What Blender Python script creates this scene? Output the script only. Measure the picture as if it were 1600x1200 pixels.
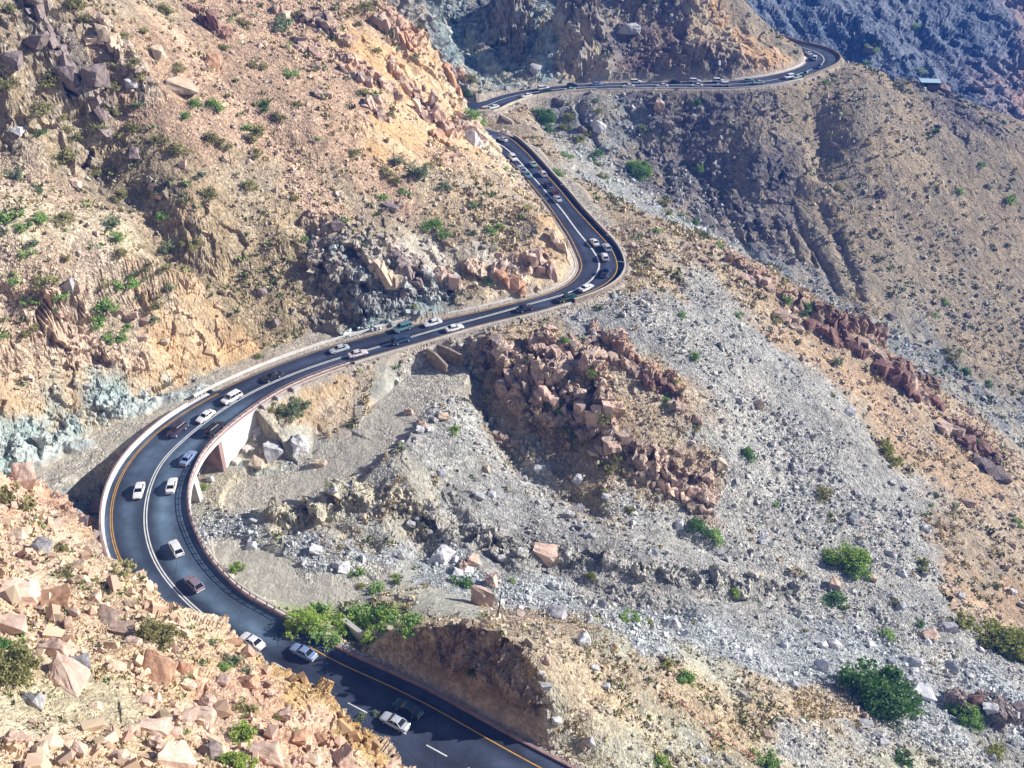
import bpy, bmesh, math, random, time
import numpy as np
from mathutils import Vector
T0 = time.time()
for o in list(bpy.data.objects):
    bpy.data.objects.remove(o, do_unlink=True)
SC = bpy.context.scene
COL = SC.collection
rng = np.random.default_rng(11)
random.seed(11)
R = math.radians

# ------------------------------------------------------------------ camera
CAM_H, PITCH, FPX = 122.0, R(33.3), 1550.0
SP, CP = math.sin(PITCH), math.cos(PITCH)
cam_data = bpy.data.cameras.new('camera')
cam_data.sensor_width = 36.0
cam_data.lens = FPX / 1600.0 * 36.0
cam_data.clip_start = 0.5
cam_data.clip_end = 4000
cam = bpy.data.objects.new('camera', cam_data)
COL.objects.link(cam)
cam.location = (0, 0, CAM_H)
cam.rotation_euler = (R(90) - PITCH, 0, 0)
SC.camera = cam

# ------------------------------------------------------------------ light
SUN_EL = R(27)          # the sun is low on the right
SUN_DIR = Vector((math.cos(SUN_EL) * math.cos(R(10)), math.cos(SUN_EL) * math.sin(R(10)), math.sin(SUN_EL)))
w = bpy.data.worlds.new('World'); SC.world = w; w.use_nodes = True
nt = w.node_tree; nt.nodes.clear()
sky = nt.nodes.new('ShaderNodeTexSky'); sky.sky_type = 'NISHITA'; sky.sun_disc = False
sky.sun_elevation = SUN_EL
sky.sun_rotation = math.atan2(SUN_DIR.x, SUN_DIR.y)
bg = nt.nodes.new('ShaderNodeBackground'); bg.inputs['Strength'].default_value = 0.055
wo = nt.nodes.new('ShaderNodeOutputWorld')
nt.links.new(sky.outputs[0], bg.inputs[0]); nt.links.new(bg.outputs[0], wo.inputs[0])
sl = bpy.data.lights.new('sun', 'SUN'); sl.energy = 5.0; sl.angle = R(0.5); sl.color = (1.0, 0.965, 0.91)
sun = bpy.data.objects.new('sun', sl); COL.objects.link(sun)
sun.rotation_euler = (-SUN_DIR).to_track_quat('-Z', 'Y').to_euler()
SC.view_settings.view_transform = 'Standard'
SC.view_settings.look = 'None'
SC.view_settings.exposure = 0.92
SC.view_settings.gamma = 1.0
SC.cycles.max_bounces = 5
SC.cycles.diffuse_bounces = 3
SC.cycles.transparent_max_bounces = 6
SC.cycles.volume_bounces = 0

# ------------------------------------------------------------------ helpers
def P(px, py, z=0.0):
    """world point seen at photo pixel (1600x1200) at height z"""
    u = (px - 800.0) / FPX; v = (py - 600.0) / FPX
    t = (CAM_H - z) / (SP + v * CP)
    return (t * u, t * (CP - v * SP), z)

def PIX(p):
    """photo pixel of world points (n,3)"""
    x, y, z = p[..., 0], p[..., 1], p[..., 2] - CAM_H
    d = y * CP - z * SP
    d = np.maximum(d, 1e-3)
    up = y * SP + z * CP
    return 800 + FPX * x / d, 600 - FPX * up / d, d

def _hash(ix, iy, iz, seed):
    h = (ix.astype(np.int64) * 374761393 + iy.astype(np.int64) * 668265263 + iz.astype(np.int64) * 2147483647 + seed * 1274126177) & 0xffffffff
    h = ((h ^ (h >> 13)) * 1274126177) & 0xffffffff
    h = h ^ (h >> 16)
    return (h & 0xffff).astype(np.float32) / 65535.0

def vnoise(x, y, z=None, seed=0):
    x0 = np.floor(x); y0 = np.floor(y)
    fx = (x - x0).astype(np.float32); fy = (y - y0).astype(np.float32)
    fx = fx * fx * (3 - 2 * fx); fy = fy * fy * (3 - 2 * fy)
    if z is None:
        zz = np.zeros_like(x0)
        a = _hash(x0, y0, zz, seed); b = _hash(x0 + 1, y0, zz, seed)
        c = _hash(x0, y0 + 1, zz, seed); d = _hash(x0 + 1, y0 + 1, zz, seed)
        return (a + (b - a) * fx + (c - a) * fy + (a - b - c + d) * fx * fy) * 2 - 1
    z0 = np.floor(z); fz = (z - z0).astype(np.float32); fz = fz * fz * (3 - 2 * fz)
    out = 0
    for dz in (0, 1):
        a = _hash(x0, y0, z0 + dz, seed); b = _hash(x0 + 1, y0, z0 + dz, seed)
        c = _hash(x0, y0 + 1, z0 + dz, seed); d = _hash(x0 + 1, y0 + 1, z0 + dz, seed)
        s = a + (b - a) * fx + (c - a) * fy + (a - b - c + d) * fx * fy
        out = out + s * (fz if dz else 1 - fz)
    return out * 2 - 1

def fbm(x, y, z=None, octs=4, seed=0, gain=0.5):
    s = 0; a = 1; n = 0
    for i in range(octs):
        s = s + a * vnoise(x, y, z, seed + i * 17); n += a
        x = x * 2.03 + 5.1; y = y * 2.03 + 1.7
        if z is not None: z = z * 2.03 + 3.3
        a *= gain
    return s / n

def ridged(x, y, z=None, octs=4, seed=0, gain=0.5):
    s = 0; a = 1; n = 0
    for i in range(octs):
        s = s + a * (1 - 2 * np.abs(vnoise(x, y, z, seed + i * 13))); n += a
        x = x * 2.07 + 9.1; y = y * 2.07 + 4.7
        if z is not None: z = z * 2.07 + 1.3
        a *= gain
    return s / n

def smooth(a, b, x):
    t = np.clip((x - a) / (b - a), 0, 1)
    return t * t * (3 - 2 * t)

def facets(x, y, z, seed, flat=0.45):
    """broken-rock relief: every voronoi cell is a tilted plane at its own offset (about -1..1)"""
    x0 = np.floor(x); y0 = np.floor(y); z0 = np.floor(z)
    best = np.full(x.shape, 9.0, np.float32); out = np.zeros(x.shape, np.float32)
    for dx in (-1, 0, 1):
        for dy in (-1, 0, 1):
            for dz in (-1, 0, 1):
                cx = x0 + dx; cy = y0 + dy; cz = z0 + dz
                jx = _hash(cx, cy, cz, seed); jy = _hash(cx, cy, cz, seed + 1); jz = _hash(cx, cy, cz, seed + 2)
                rx = (x - cx - jx).astype(np.float32); ry = (y - cy - jy).astype(np.float32); rz = (z - cz - jz).astype(np.float32)
                d = rx * rx + ry * ry + rz * rz
                m = d < best
                tilt = (jy * 2 - 1) * rx + (jz * 2 - 1) * ry + (jx * 2 - 1) * rz
                val = (_hash(cx, cy, cz, seed + 3) * 2 - 1) * (1 - flat) + tilt * 1.4 * flat * 2
                best = np.where(m, d, best); out = np.where(m, val, out)
    return out

# materials ---------------------------------------------------------
def new_mat(name):
    m = bpy.data.materials.new(name); m.use_nodes = True
    n = m.node_tree.nodes; l = m.node_tree.links
    b = n['Principled BSDF']
    return m, n, l, b

def simple_mat(name, col, rough=0.8, metal=0.0, vary=0.0, scale=3.0, spec=0.3, col2=None):
    m, n, l, b = new_mat(name)
    b.inputs['Roughness'].default_value = rough
    b.inputs['Metallic'].default_value = metal
    b.inputs['Specular IOR Level'].default_value = spec
    if vary > 0:
        tc = n.new('ShaderNodeTexCoord'); no = n.new('ShaderNodeTexNoise'); no.inputs['Scale'].default_value = scale
        no.inputs['Detail'].default_value = 5
        l.new(tc.outputs['Object'], no.inputs['Vector'])
        r = n.new('ShaderNodeValToRGB')
        c2 = col2 or tuple(c * (1 - vary) for c in col)
        r.color_ramp.elements[0].color = (*c2, 1); r.color_ramp.elements[1].color = (*[min(1, c * (1 + vary * .5)) for c in col], 1)
        r.color_ramp.elements[0].position = 0.35; r.color_ramp.elements[1].position = 0.65
        l.new(no.outputs['Fac'], r.inputs[0]); l.new(r.outputs[0], b.inputs['Base Color'])
    else:
        b.inputs['Base Color'].default_value = (*col, 1)
    return m

def tag(o, label=None, cat=None, group=None, kind=None):
    if label: o['label'] = label
    if cat: o['category'] = cat
    if group: o['group'] = group
    if kind: o['kind'] = kind
    return o

def mesh_np(name, verts, faces, mats, cols=None, smooth_shade=False, mat_idx=None):
    """faces: (n,3) or (n,4) int array"""
    me = bpy.data.meshes.new(name)
    verts = np.asarray(verts, np.float32); faces = np.asarray(faces, np.int32)
    k = faces.shape[1]
    me.vertices.add(len(verts)); me.vertices.foreach_set('co', verts.ravel())
    me.loops.add(faces.size); me.loops.foreach_set('vertex_index', faces.ravel())
    me.polygons.add(len(faces))
    me.polygons.foreach_set('loop_start', np.arange(0, faces.size, k, dtype=np.int32))
    me.polygons.foreach_set('use_smooth', np.full(len(faces), bool(smooth_shade)))
    for m in (mats if isinstance(mats, (list, tuple)) else [mats]): me.materials.append(m)
    if mat_idx is not None: me.polygons.foreach_set('material_index', np.asarray(mat_idx, np.int32))
    if cols is not None:
        a = me.color_attributes.new('Col', 'FLOAT_COLOR', 'POINT')
        c4 = np.ones((len(verts), 4), np.float32); c4[:, :3] = cols[:, :3]
        if cols.shape[1] > 3: c4[:, 3] = cols[:, 3]
        a.data.foreach_set('color', c4.ravel())
    me.update(calc_edges=True)
    return me

def link(name, me, parent=None, loc=None, rot=None, scale=None):
    o = bpy.data.objects.new(name, me); COL.objects.link(o)
    if parent: o.parent = parent
    if loc is not None: o.location = loc
    if rot is not None: o.rotation_euler = rot
    if scale is not None: o.scale = scale
    return o

class MB:
    """collects boxes, tubes, lofts into one mesh"""
    def __init__(s): s.v = []; s.f = []
    def add(s, v, f):
        b = len(s.v); s.v += [tuple(p) for p in v]; s.f += [tuple(i + b for i in q) for q in f]
    def box(s, c, d, rz=0.0, rx=0.0):
        cx, cy, cz = c; hx, hy, hz = d[0] / 2, d[1] / 2, d[2] / 2
        vs = []
        for x in (-hx, hx):
            for y in (-hy, hy):
                for z in (-hz, hz):
                    y2, z2 = y * math.cos(rx) - z * math.sin(rx), y * math.sin(rx) + z * math.cos(rx)
                    x3, y3 = x * math.cos(rz) - y2 * math.sin(rz), x * math.sin(rz) + y2 * math.cos(rz)
                    vs.append((cx + x3, cy + y3, cz + z2))
        s.add(vs, [(0, 1, 3, 2), (4, 6, 7, 5), (0, 4, 5, 1), (2, 3, 7, 6), (0, 2, 6, 4), (1, 5, 7, 3)])
    def tube(s, a, b, r0, r1=None, n=6, cap=True):
        r1 = r0 if r1 is None else r1
        a = Vector(a); b = Vector(b); d = (b - a).normalized()
        u = d.orthogonal().normalized(); w_ = d.cross(u)
        vs = []
        for (c, r) in ((a, r0), (b, r1)):
            for i in range(n):
                t = 2 * math.pi * i / n
                vs.append(c + (u * math.cos(t) + w_ * math.sin(t)) * r)
        fs = [(i, (i + 1) % n, n + (i + 1) % n, n + i) for i in range(n)]
        if cap: fs += [tuple(range(n - 1, -1, -1)), tuple(range(n, 2 * n))]
        s.add(vs, fs)
    def loft(s, rings, closed=True, caps=True):
        n = len(rings[0]); vs = [p for r in rings for p in r]; fs = []
        for i in range(len(rings) - 1):
            for j in range(n if closed else n - 1):
                k = (j + 1) % n
                fs.append((i * n + j, i * n + k, (i + 1) * n + k, (i + 1) * n + j))
        if caps and closed:
            fs.append(tuple(range(n - 1, -1, -1))); fs.append(tuple((len(rings) - 1) * n + j for j in range(n)))
        s.add(vs, fs)
    def mesh(s, name, mat, smooth_shade=False, bevel=0):
        me = bpy.data.meshes.new(name); me.from_pydata(s.v, [], s.f)
        for m in (mat if isinstance(mat, (list, tuple)) else [mat]): me.materials.append(m)
        bm = bmesh.new(); bm.from_mesh(me)
        bmesh.ops.recalc_face_normals(bm, faces=bm.faces)
        if bevel: bmesh.ops.bevel(bm, geom=bm.edges[:], offset=bevel, segments=1, affect='EDGES')
        if smooth_shade:
            for f in bm.faces: f.smooth = True
        bm.to_mesh(me); bm.free(); me.update()
        return me
    def build(s, name, mat, parent=None, **k):
        return link(name, s.mesh(name, mat, **k), parent)
# ------------------------------------------------------------------ road (stations: left edge, centre line, right edge as seen in the photo; height)
ST = [
 ((745,1305),(905,1300),(1080,1305),0,''), ((665,1232),(790,1232),(950,1236),0,''), ((585,1183),(655,1158),(830,1163),0,''),
 ((492,1124),(548,1100),(690,1093),0,''), ((385,1066),(470,1060),(590,1048),0,''), ((318,1030),(405,1021),(530,1018),0,'b'),
 ((255,985),(345,981),(460,982),0,'b'), ((205,930),(300,948),(395,944),0,'b'), ((172,870),(246,888),(334,888),0,'b'),
 ((163,820),(226,825),(296,826),0,'b'), ((168,770),(231,770),(290,775),0,'b'), ((192,722),(249,727),(304,730),0,'b'),
 ((228,683),(277,696),(333,692),0,'b'), ((268,651),(318,661),(367,660),0,'b'), ((328,617),(372,624),(413,628),0,'w'),
 ((398,583),(440,591),(476,593),0,'w'), ((480,551),(520,562),(552,567),0,''), ((570,525),(600,540),(636,541),0,''),
 ((650,508),(680,515),(716,519),0,''), ((732,491),(765,493),(800,495),0,''), ((800,474),(834,473),(872,480),0,''),
 ((852,459),(880,461),(918,463),0,''), ((886,444),(919,443),(950,449),0,''), ((904,426),(936,422),(972,434),0,''),
 ((907,411),(935,405),(977,413),0,''), ((899,391),(923,386),(967,388),0,''), ((876,351),(901,360),(942,363),0,''),
 ((858,325),(880,330),(912,331),0,''), ((838,300),(857,304),(880,292),0,''), ((814,270),(827,270),(853,263),0,''),
 ((789,250),(802,241),(826,232),0,''), ((768,232),(782,226),(795,211),0,''),
]
LOOP = [((-14,341),(-9,345.5),(-3.5,351),0.4),((-24,348),(-19,352.5),(-13,357),0.8),((-30,358),(-25,360),(-18,362),1.2),((-30,371),(-26,368),(-18.5,366.5),1.6),((-22,382),(-18,376.5),(-14,371),2)]
ST2 = [
 ((751,160),(757,167),(763,177),2,''), ((777,150),(778,157),(784,168),2,''), ((815,142),(815,147),(822,152),2,''),
 ((870,134),(871,139),(873,145),2,''), ((925,131),(927,135),(930,140),2,''), ((984,129),(984,133),(986,138),2,''),
 ((1040,128),(1042,132),(1045,137),2,''), ((1100,128),(1100,132.5),(1103,138),2,''), ((1150,126),(1155,131),(1160,137),2.3,''),
 ((1195,120),(1203,126),(1215,131),2.6,''), ((1232,112),(1240,118),(1258,121.5),3,''), ((1256,103),(1272,107),(1291,109),3.3,''),
 ((1264,94),(1287,98),(1309,98),3.6,''), ((1262,87),(1287,89),(1311,89),3.8,''), ((1252,82),(1276,81),(1302,81),4,''),
 ((1235,77),(1258,75),(1280,73),4.2,''), ((1205,73),(1232,70),(1248,67),4.4,''),
]
ST2W = [((40,520),(44,526),(48,532),5),((0,530),(4,536),(8,542),6)]
Lp, Cp, Rp, Fl = [], [], [], []
for a, b, c, z, f in ST:
    Lp.append(P(*a, z)); Cp.append(P(*b, z)); Rp.append(P(*c, z)); Fl.append(f)
for a, b, c, z in LOOP:
    Lp.append((*a, z)); Cp.append((*b, z)); Rp.append((*c, z)); Fl.append('h')
for a, b, c, z, f in ST2:
    Lp.append(P(*a, z)); Cp.append(P(*b, z)); Rp.append(P(*c, z)); Fl.append('f')
e = np.array(Cp[-1]); d_ = e - np.array(Cp[-2]); d_ /= np.linalg.norm(d_); n_ = np.array([-d_[1], d_[0], 0])
d_ = np.array([-.45, .89, 0.]); n_ = np.array([-d_[1], d_[0], 0])
for k in (1,):
    c = e + d_ * 14 * k; Cp.append(tuple(c)); Lp.append(tuple(c + n_ * 6)); Rp.append(tuple(c - n_ * 6)); Fl.append('f')
NSUB = 10
def cr(pts, closed=False):
    p = np.array(pts, float); n = len(p)
    q = np.vstack([2 * p[0] - p[1], p, 2 * p[-1] - p[-2]])
    out = []
    for i in range(n - 1):
        p0, p1, p2, p3 = q[i], q[i + 1], q[i + 2], q[i + 3]
        for j in range(NSUB):
            t = j / NSUB
            out.append(.5 * ((2 * p1) + (p2 - p0) * t + (2 * p0 - 5 * p1 + 4 * p2 - p3) * t * t + (3 * p1 - p0 - 3 * p2 + p3) * t ** 3))
    out.append(p[-1]); return np.array(out)
RC, RL, RR = cr(Cp), cr(Lp), cr(Rp)
# light smoothing so that hand-read stations do not wobble
def sm(a, k):
    for _ in range(k):
        b = a.copy(); b[1:-1] = (a[:-2] + 2 * a[1:-1] + a[2:]) / 4; a = b
    return a
RC, RL, RR = sm(RC, 30), sm(RL, 30), sm(RR, 30)
NR = len(RC)
RF = np.array([Fl[min(i // NSUB, len(Fl) - 1)] for i in range(NR)])
tan_ = np.gradient(RC, axis=0); tan_[:, 2] = 0; tan_ /= np.linalg.norm(tan_, axis=1)[:, None]
nrm_ = np.stack([tan_[:, 1], -tan_[:, 0], 0 * tan_[:, 0]], 1)       # points to the right-hand edge
WR = np.maximum(((RR - RC) * nrm_).sum(1), 2.5); WL = np.maximum(-((RL - RC) * nrm_).sum(1), 2.5)
WR, WL = sm(WR[:, None], 10)[:, 0], sm(WL[:, None], 10)[:, 0]
RR = RC + nrm_ * WR[:, None]; RL = RC - nrm_ * WL[:, None]
def st_idx(k): return k * NSUB
# ------------------------------------------------------------------ terrain control points: photo pixel, height, ground kind
HP = """
-150 1000 46 cream|0 1000 34 cream|0 880 27 cream|0 790 18 pinkrock|0 720 12 pinkrock|-60 690 11 pinkrock|60 765 10.5 pinkrock|90 795 8 pinkrock|100 812 -6 wash|-150 850 32 cream|140 832 10 cream|165 882 12 cream|100 870 21 cream|210 895 14.5 cream
250 910 17 cream|300 955 15.5 cream|350 985 14.5 cream|395 1012 13.5 tan2|430 1040 13 tan2|480 1062 12.5 rough|545 1098 12.5 rough|572 1150 10.5 rough|610 1195 9 rough|660 1240 6 pinkrock|330 1010 21 cream|200 960 25 cream|100 960 29 cream
0 1200 43 cream|120 1200 40 cream|250 1200 35 cream|400 1200 27 pinkrock|500 1200 20 pinkrock|580 1200 12 pinkrock|100 1080 34 sage|250 1080 28 cream|400 1100 21 pinkrock|480 1120 16.5 pinkrock|0 1100 39 sage|300 1290 36 cream|500 1290 24 cream|0 1350 55 cream
60 745 -2 gravel|120 722 -2 gravel|180 690 -1.5 gravel|240 655 -1 gravel|100 790 -6 wash|150 800 -9 wash|150 750 -8 wash|190 705 -6 wash
20 690 5 teal|100 650 6 teal|0 640 12 teal|150 660 2 teal|200 610 6 teal|270 605 3 teal|330 590 1 teal|0 560 18 ochre|100 560 15 ochre|200 540 12 ochre|300 560 5.5 orange|380 555 2 orange|440 545 2 orange
0 480 24.5 pinkscree|150 480 20.5 pinkscree|300 490 13.5 orange|380 500 8.5 orange|0 400 33 pinkscree|150 400 28.5 pinkscree|260 430 22 pinkscree|330 440 17 orange|0 300 41 pinkscree|100 300 36.5 pinkscree|200 345 30.5 pinkscree|0 200 49 olive|130 265 38 darkrock
250 400 22 olive|350 450 14 olive|430 500 5.5 olive|300 350 27.6 olive|200 250 38.5 olive|300 400 21 olive|390 480 9 olive|100 150 53 olive|0 100 62 darkrock|0 0 73 darkrock|100 50 65 darkrock|120 120 56 darkrock|-150 200 54 olive|-150 0 70 olive|-150 500 30 pinkscree
200 0 65.6 tan|200 100 56.4 pinkslope|300 100 52 pinkslope|400 0 57.7 pinkslope|400 100 47.5 pinkslope|500 0 55.4 pinkslope|500 100 44.4 pinkslope|300 200 42 pinkslope|400 200 38 pinkslope|500 200 36 pinkslope
600 3 52 pinkslope|600 100 39.7 orange|650 45 43 pinkslope|690 85 35 orange|720 108 30 orange|600 200 30.4 orange|650 150 30 orange|700 180 24.4 orange|745 165 19 whiterock|755 205 12 whiterock|770 240 8 whiterock|700 240 20.9 pinkslope
300 300 33 olive2|400 300 28.3 tan|500 300 25 pinkslope|600 300 20.6 pinkslope|700 300 17.5 tan|780 290 10 tan|830 322 6 tan|400 400 17 olive|500 400 16 darkrock|600 380 14.3 darkrock|700 350 13.5 tan|800 355 10.2 tan|860 345 10.5 orange|880 365 8 ochre
450 460 11 olive|500 450 10.6 darkrock|500 500 4 blackrock|600 440 8.2 blackrock|600 480 3 blackrock|680 440 5 whiterock|700 470 2 blackrock|760 430 5 whiterock|780 460 2 whiterock|850 410 5 orange|860 440 1.5 orange|560 500 2 blackrock
560 580 -2 tan|600 600 -4 sand|680 560 -1.5 grey|690 580 -4.5 grey|640 650 -6 sand|560 700 -8 sand|480 745 -9.5 sand|620 690 -6 grey|640 780 -8 ochre2|660 845 -14 greydark|560 800 -9 grey|520 800 -9 ochre2|430 830 -10.5 ochre2|600 745 -6.5 grey
450 640 -3 ochre|500 640 -5 ochre|420 700 -7.5 ochre2|470 690 -8 sand|350 770 -9 ochre2|340 830 -10.5 white|400 880 -11 sand|350 880 -11 sand|440 920 -10.5 sand|560 880 -12 white|600 900 -12 sand|640 930 -9 ochre2|520 960 -9.5 green|600 965 -8 green
700 880 -16 white|760 910 -16 white|850 925 -18 white|1000 965 -22 white|1120 1000 -26 white|1250 1040 -31 white|1400 1085 -36 white|1600 1140 -44 white|1750 1180 -50 white
740 985 6 tan|600 1000 3.5 tan|640 988 6.5 tan|690 1003 11 tan|760 1008 11.5 tan|830 1045 9.5 tan|860 1080 7 tan|870 1120 3.5 tan|925 1130 1.5 tan|862 1145 1.5 greytan|790 980 3.5 tan|850 980 -2 pinkscree|900 1030 2.5 tan|920 1090 0.5 tan|900 1160 0 greytan|960 1000 -4 greytan
1000 1060 -5 tan|1000 1200 -3.5 greytan|1100 1040 -15 greytan|1200 1100 -19 tan|1200 1200 -15 greytan|1400 1200 -28 greytan|1300 1120 -26 tan|1600 1200 -40 greydark|1500 1160 -36 grey|1600 1300 -34 greydark|1000 1290 -2 greytan
740 600 -8.5 blackgrey|770 640 -11.5 blackgrey|740 640 -8 grey|800 690 -15 blackgrey|760 700 -12 grey|860 760 -18.5 blackgrey|820 760 -17 grey|700 640 -6 grey|700 720 -9.5 grey|700 800 -12 grey|780 820 -17 grey|880 830 -21 grey|740 850 -15 greydark|1000 880 -23 greydark|950 920 -21 greydark
760 550 -2 rust|800 590 -6 rust|850 540 -2 rust|850 640 -10 rust|900 600 -6 rust|930 640 -10 rust|900 700 -16 olive2|960 700 -14 rust|1000 740 -19 rust|1100 770 -26 rust|1000 800 -24 grey|1050 850 -27 grey|1150 880 -31 grey|1250 940 -36 grey|1300 1000 -35 white
830 510 -1 tan|900 500 -2 grey|1000 500 -3 grey|1000 560 -6.5 tan|950 560 -4.5 rust|1050 620 -11 rust|1100 700 -19 grey|1000 430 -0.5 tan|1000 390 -0.3 tan|1060 375 -2 tan|1060 440 -3.5 tan|1120 500 -8.5 grey|1200 560 -16.5 grey|1300 640 -27 grey|1200 650 -22 grey|1200 750 -29 grey|1300 750 -34 grey|1400 830 -42 grey|1300 850 -37.5 grey
1110 398 -4.5 rust|1200 440 -12 rust|1250 465 -17 rust|1290 490 -22 rust|1370 548 -33.5 rust|1480 640 -49.5 rust|1600 750 -63 rust|1700 830 -76 rust|1250 520 -19.5 ochre3|1350 600 -33 ochre3|1400 700 -41 ochre3|1500 750 -50 ochre3|1600 850 -58 ochre3|1500 850 -50 ochre3|1500 930 -48 ochre3|1600 950 -56 ochre3|1450 930 -44 grey|1600 1050 -50 grey|1750 950 -68 ochre3
800 205 -1 tan|850 230 -2.5 tan|900 290 -3 tan|960 350 -2.5 tan|940 280 -10 white2|1000 320 -15 white2|1080 350 -19 white2|900 245 -9 white2|860 205 -7 greyfar|870 180 -4 greyfar|830 180 -1 tan
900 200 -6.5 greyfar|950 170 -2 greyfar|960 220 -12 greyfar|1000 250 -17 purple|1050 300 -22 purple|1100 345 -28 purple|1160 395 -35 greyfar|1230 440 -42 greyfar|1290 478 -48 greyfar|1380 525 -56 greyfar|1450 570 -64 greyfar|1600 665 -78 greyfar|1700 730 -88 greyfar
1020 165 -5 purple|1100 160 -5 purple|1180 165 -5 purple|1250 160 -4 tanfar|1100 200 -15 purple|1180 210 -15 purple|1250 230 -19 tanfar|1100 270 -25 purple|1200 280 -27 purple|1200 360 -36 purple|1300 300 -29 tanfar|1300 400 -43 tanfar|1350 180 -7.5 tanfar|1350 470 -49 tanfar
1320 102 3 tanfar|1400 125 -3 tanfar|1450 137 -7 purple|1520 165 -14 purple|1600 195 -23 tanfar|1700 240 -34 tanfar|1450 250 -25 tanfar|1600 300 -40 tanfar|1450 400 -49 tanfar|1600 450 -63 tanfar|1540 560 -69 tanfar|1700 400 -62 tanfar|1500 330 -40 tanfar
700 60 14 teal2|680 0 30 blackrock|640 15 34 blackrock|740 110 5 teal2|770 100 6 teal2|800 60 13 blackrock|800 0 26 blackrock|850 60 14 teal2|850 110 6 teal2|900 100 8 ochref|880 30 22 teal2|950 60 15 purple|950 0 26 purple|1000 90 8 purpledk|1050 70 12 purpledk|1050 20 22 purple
1100 60 14 orangef|1150 60 13 orangef|1200 85 9 orangef|1180 20 19.5 tanfar|1226 60 11 tanfar|1240 82 7.5 tanfar|1150 -5 26.5 tanfar|1080 -5 28 orangef|1000 -40 36 purple|800 -40 38 blackrock|900 -80 50 purple
"""
FAR = [  # background mountain and margins, world x,y,z, kind
 (160,480,-25,'hazeshade'),(200,500,-60,'hazeshade'),(150,545,-35,'hazeshade'),(100,560,-5,'hazeshade'),(120,620,5,'hazeshade'),(190,600,-30,'hazeshade'),(250,560,-62,'hazeshade'),(230,520,-72,'hazeshade'),
 (270,500,-80,'hazeshade'),(300,560,-72,'sunpatch'),(290,640,-35,'hazeshade'),(340,620,-48,'sunpatch'),(350,680,-20,'sunpatch'),(400,640,-46,'hazeshade'),(330,470,-90,'hazeshade'),(420,520,-90,'hazeshade'),(380,560,-72,'hazeshade'),
 (250,720,20,'hazeshade'),(380,760,18,'hazeshade'),(480,700,0,'hazeshade'),(200,800,70,'hazeshade'),(400,850,75,'hazeshade'),(550,800,60,'hazeshade'),(0,700,90,'purple'),(-150,700,130,'purple'),(100,900,120,'hazeshade'),(600,600,-40,'hazeshade'),
 (-120,420,95,'pinkslope'),(-250,350,140,'tan'),(-250,200,130,'tan'),(-180,100,100,'pinkscree'),(-140,120,62,'pinkscree'),(-80,480,70,'blackrock'),(-30,520,62,'blackrock'),(60,540,28,'purple'),(-300,600,180,'tan'),(30,500,42,'purple'),
 (250,250,-90,'tanfar'),(300,350,-78,'tanfar'),(350,420,-80,'tanfar'),(220,180,-84,'ochre3'),(180,120,-64,'white'),(140,90,-44,'greydark'),(100,60,-22,'greydark'),(40,60,-2,'greytan'),(60,75,-12,'greytan'),
 (-20,50,30,'cream'),(-70,50,60,'cream'),(-100,80,66,'cream'),(0,62,10,'tan2'),
]
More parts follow.
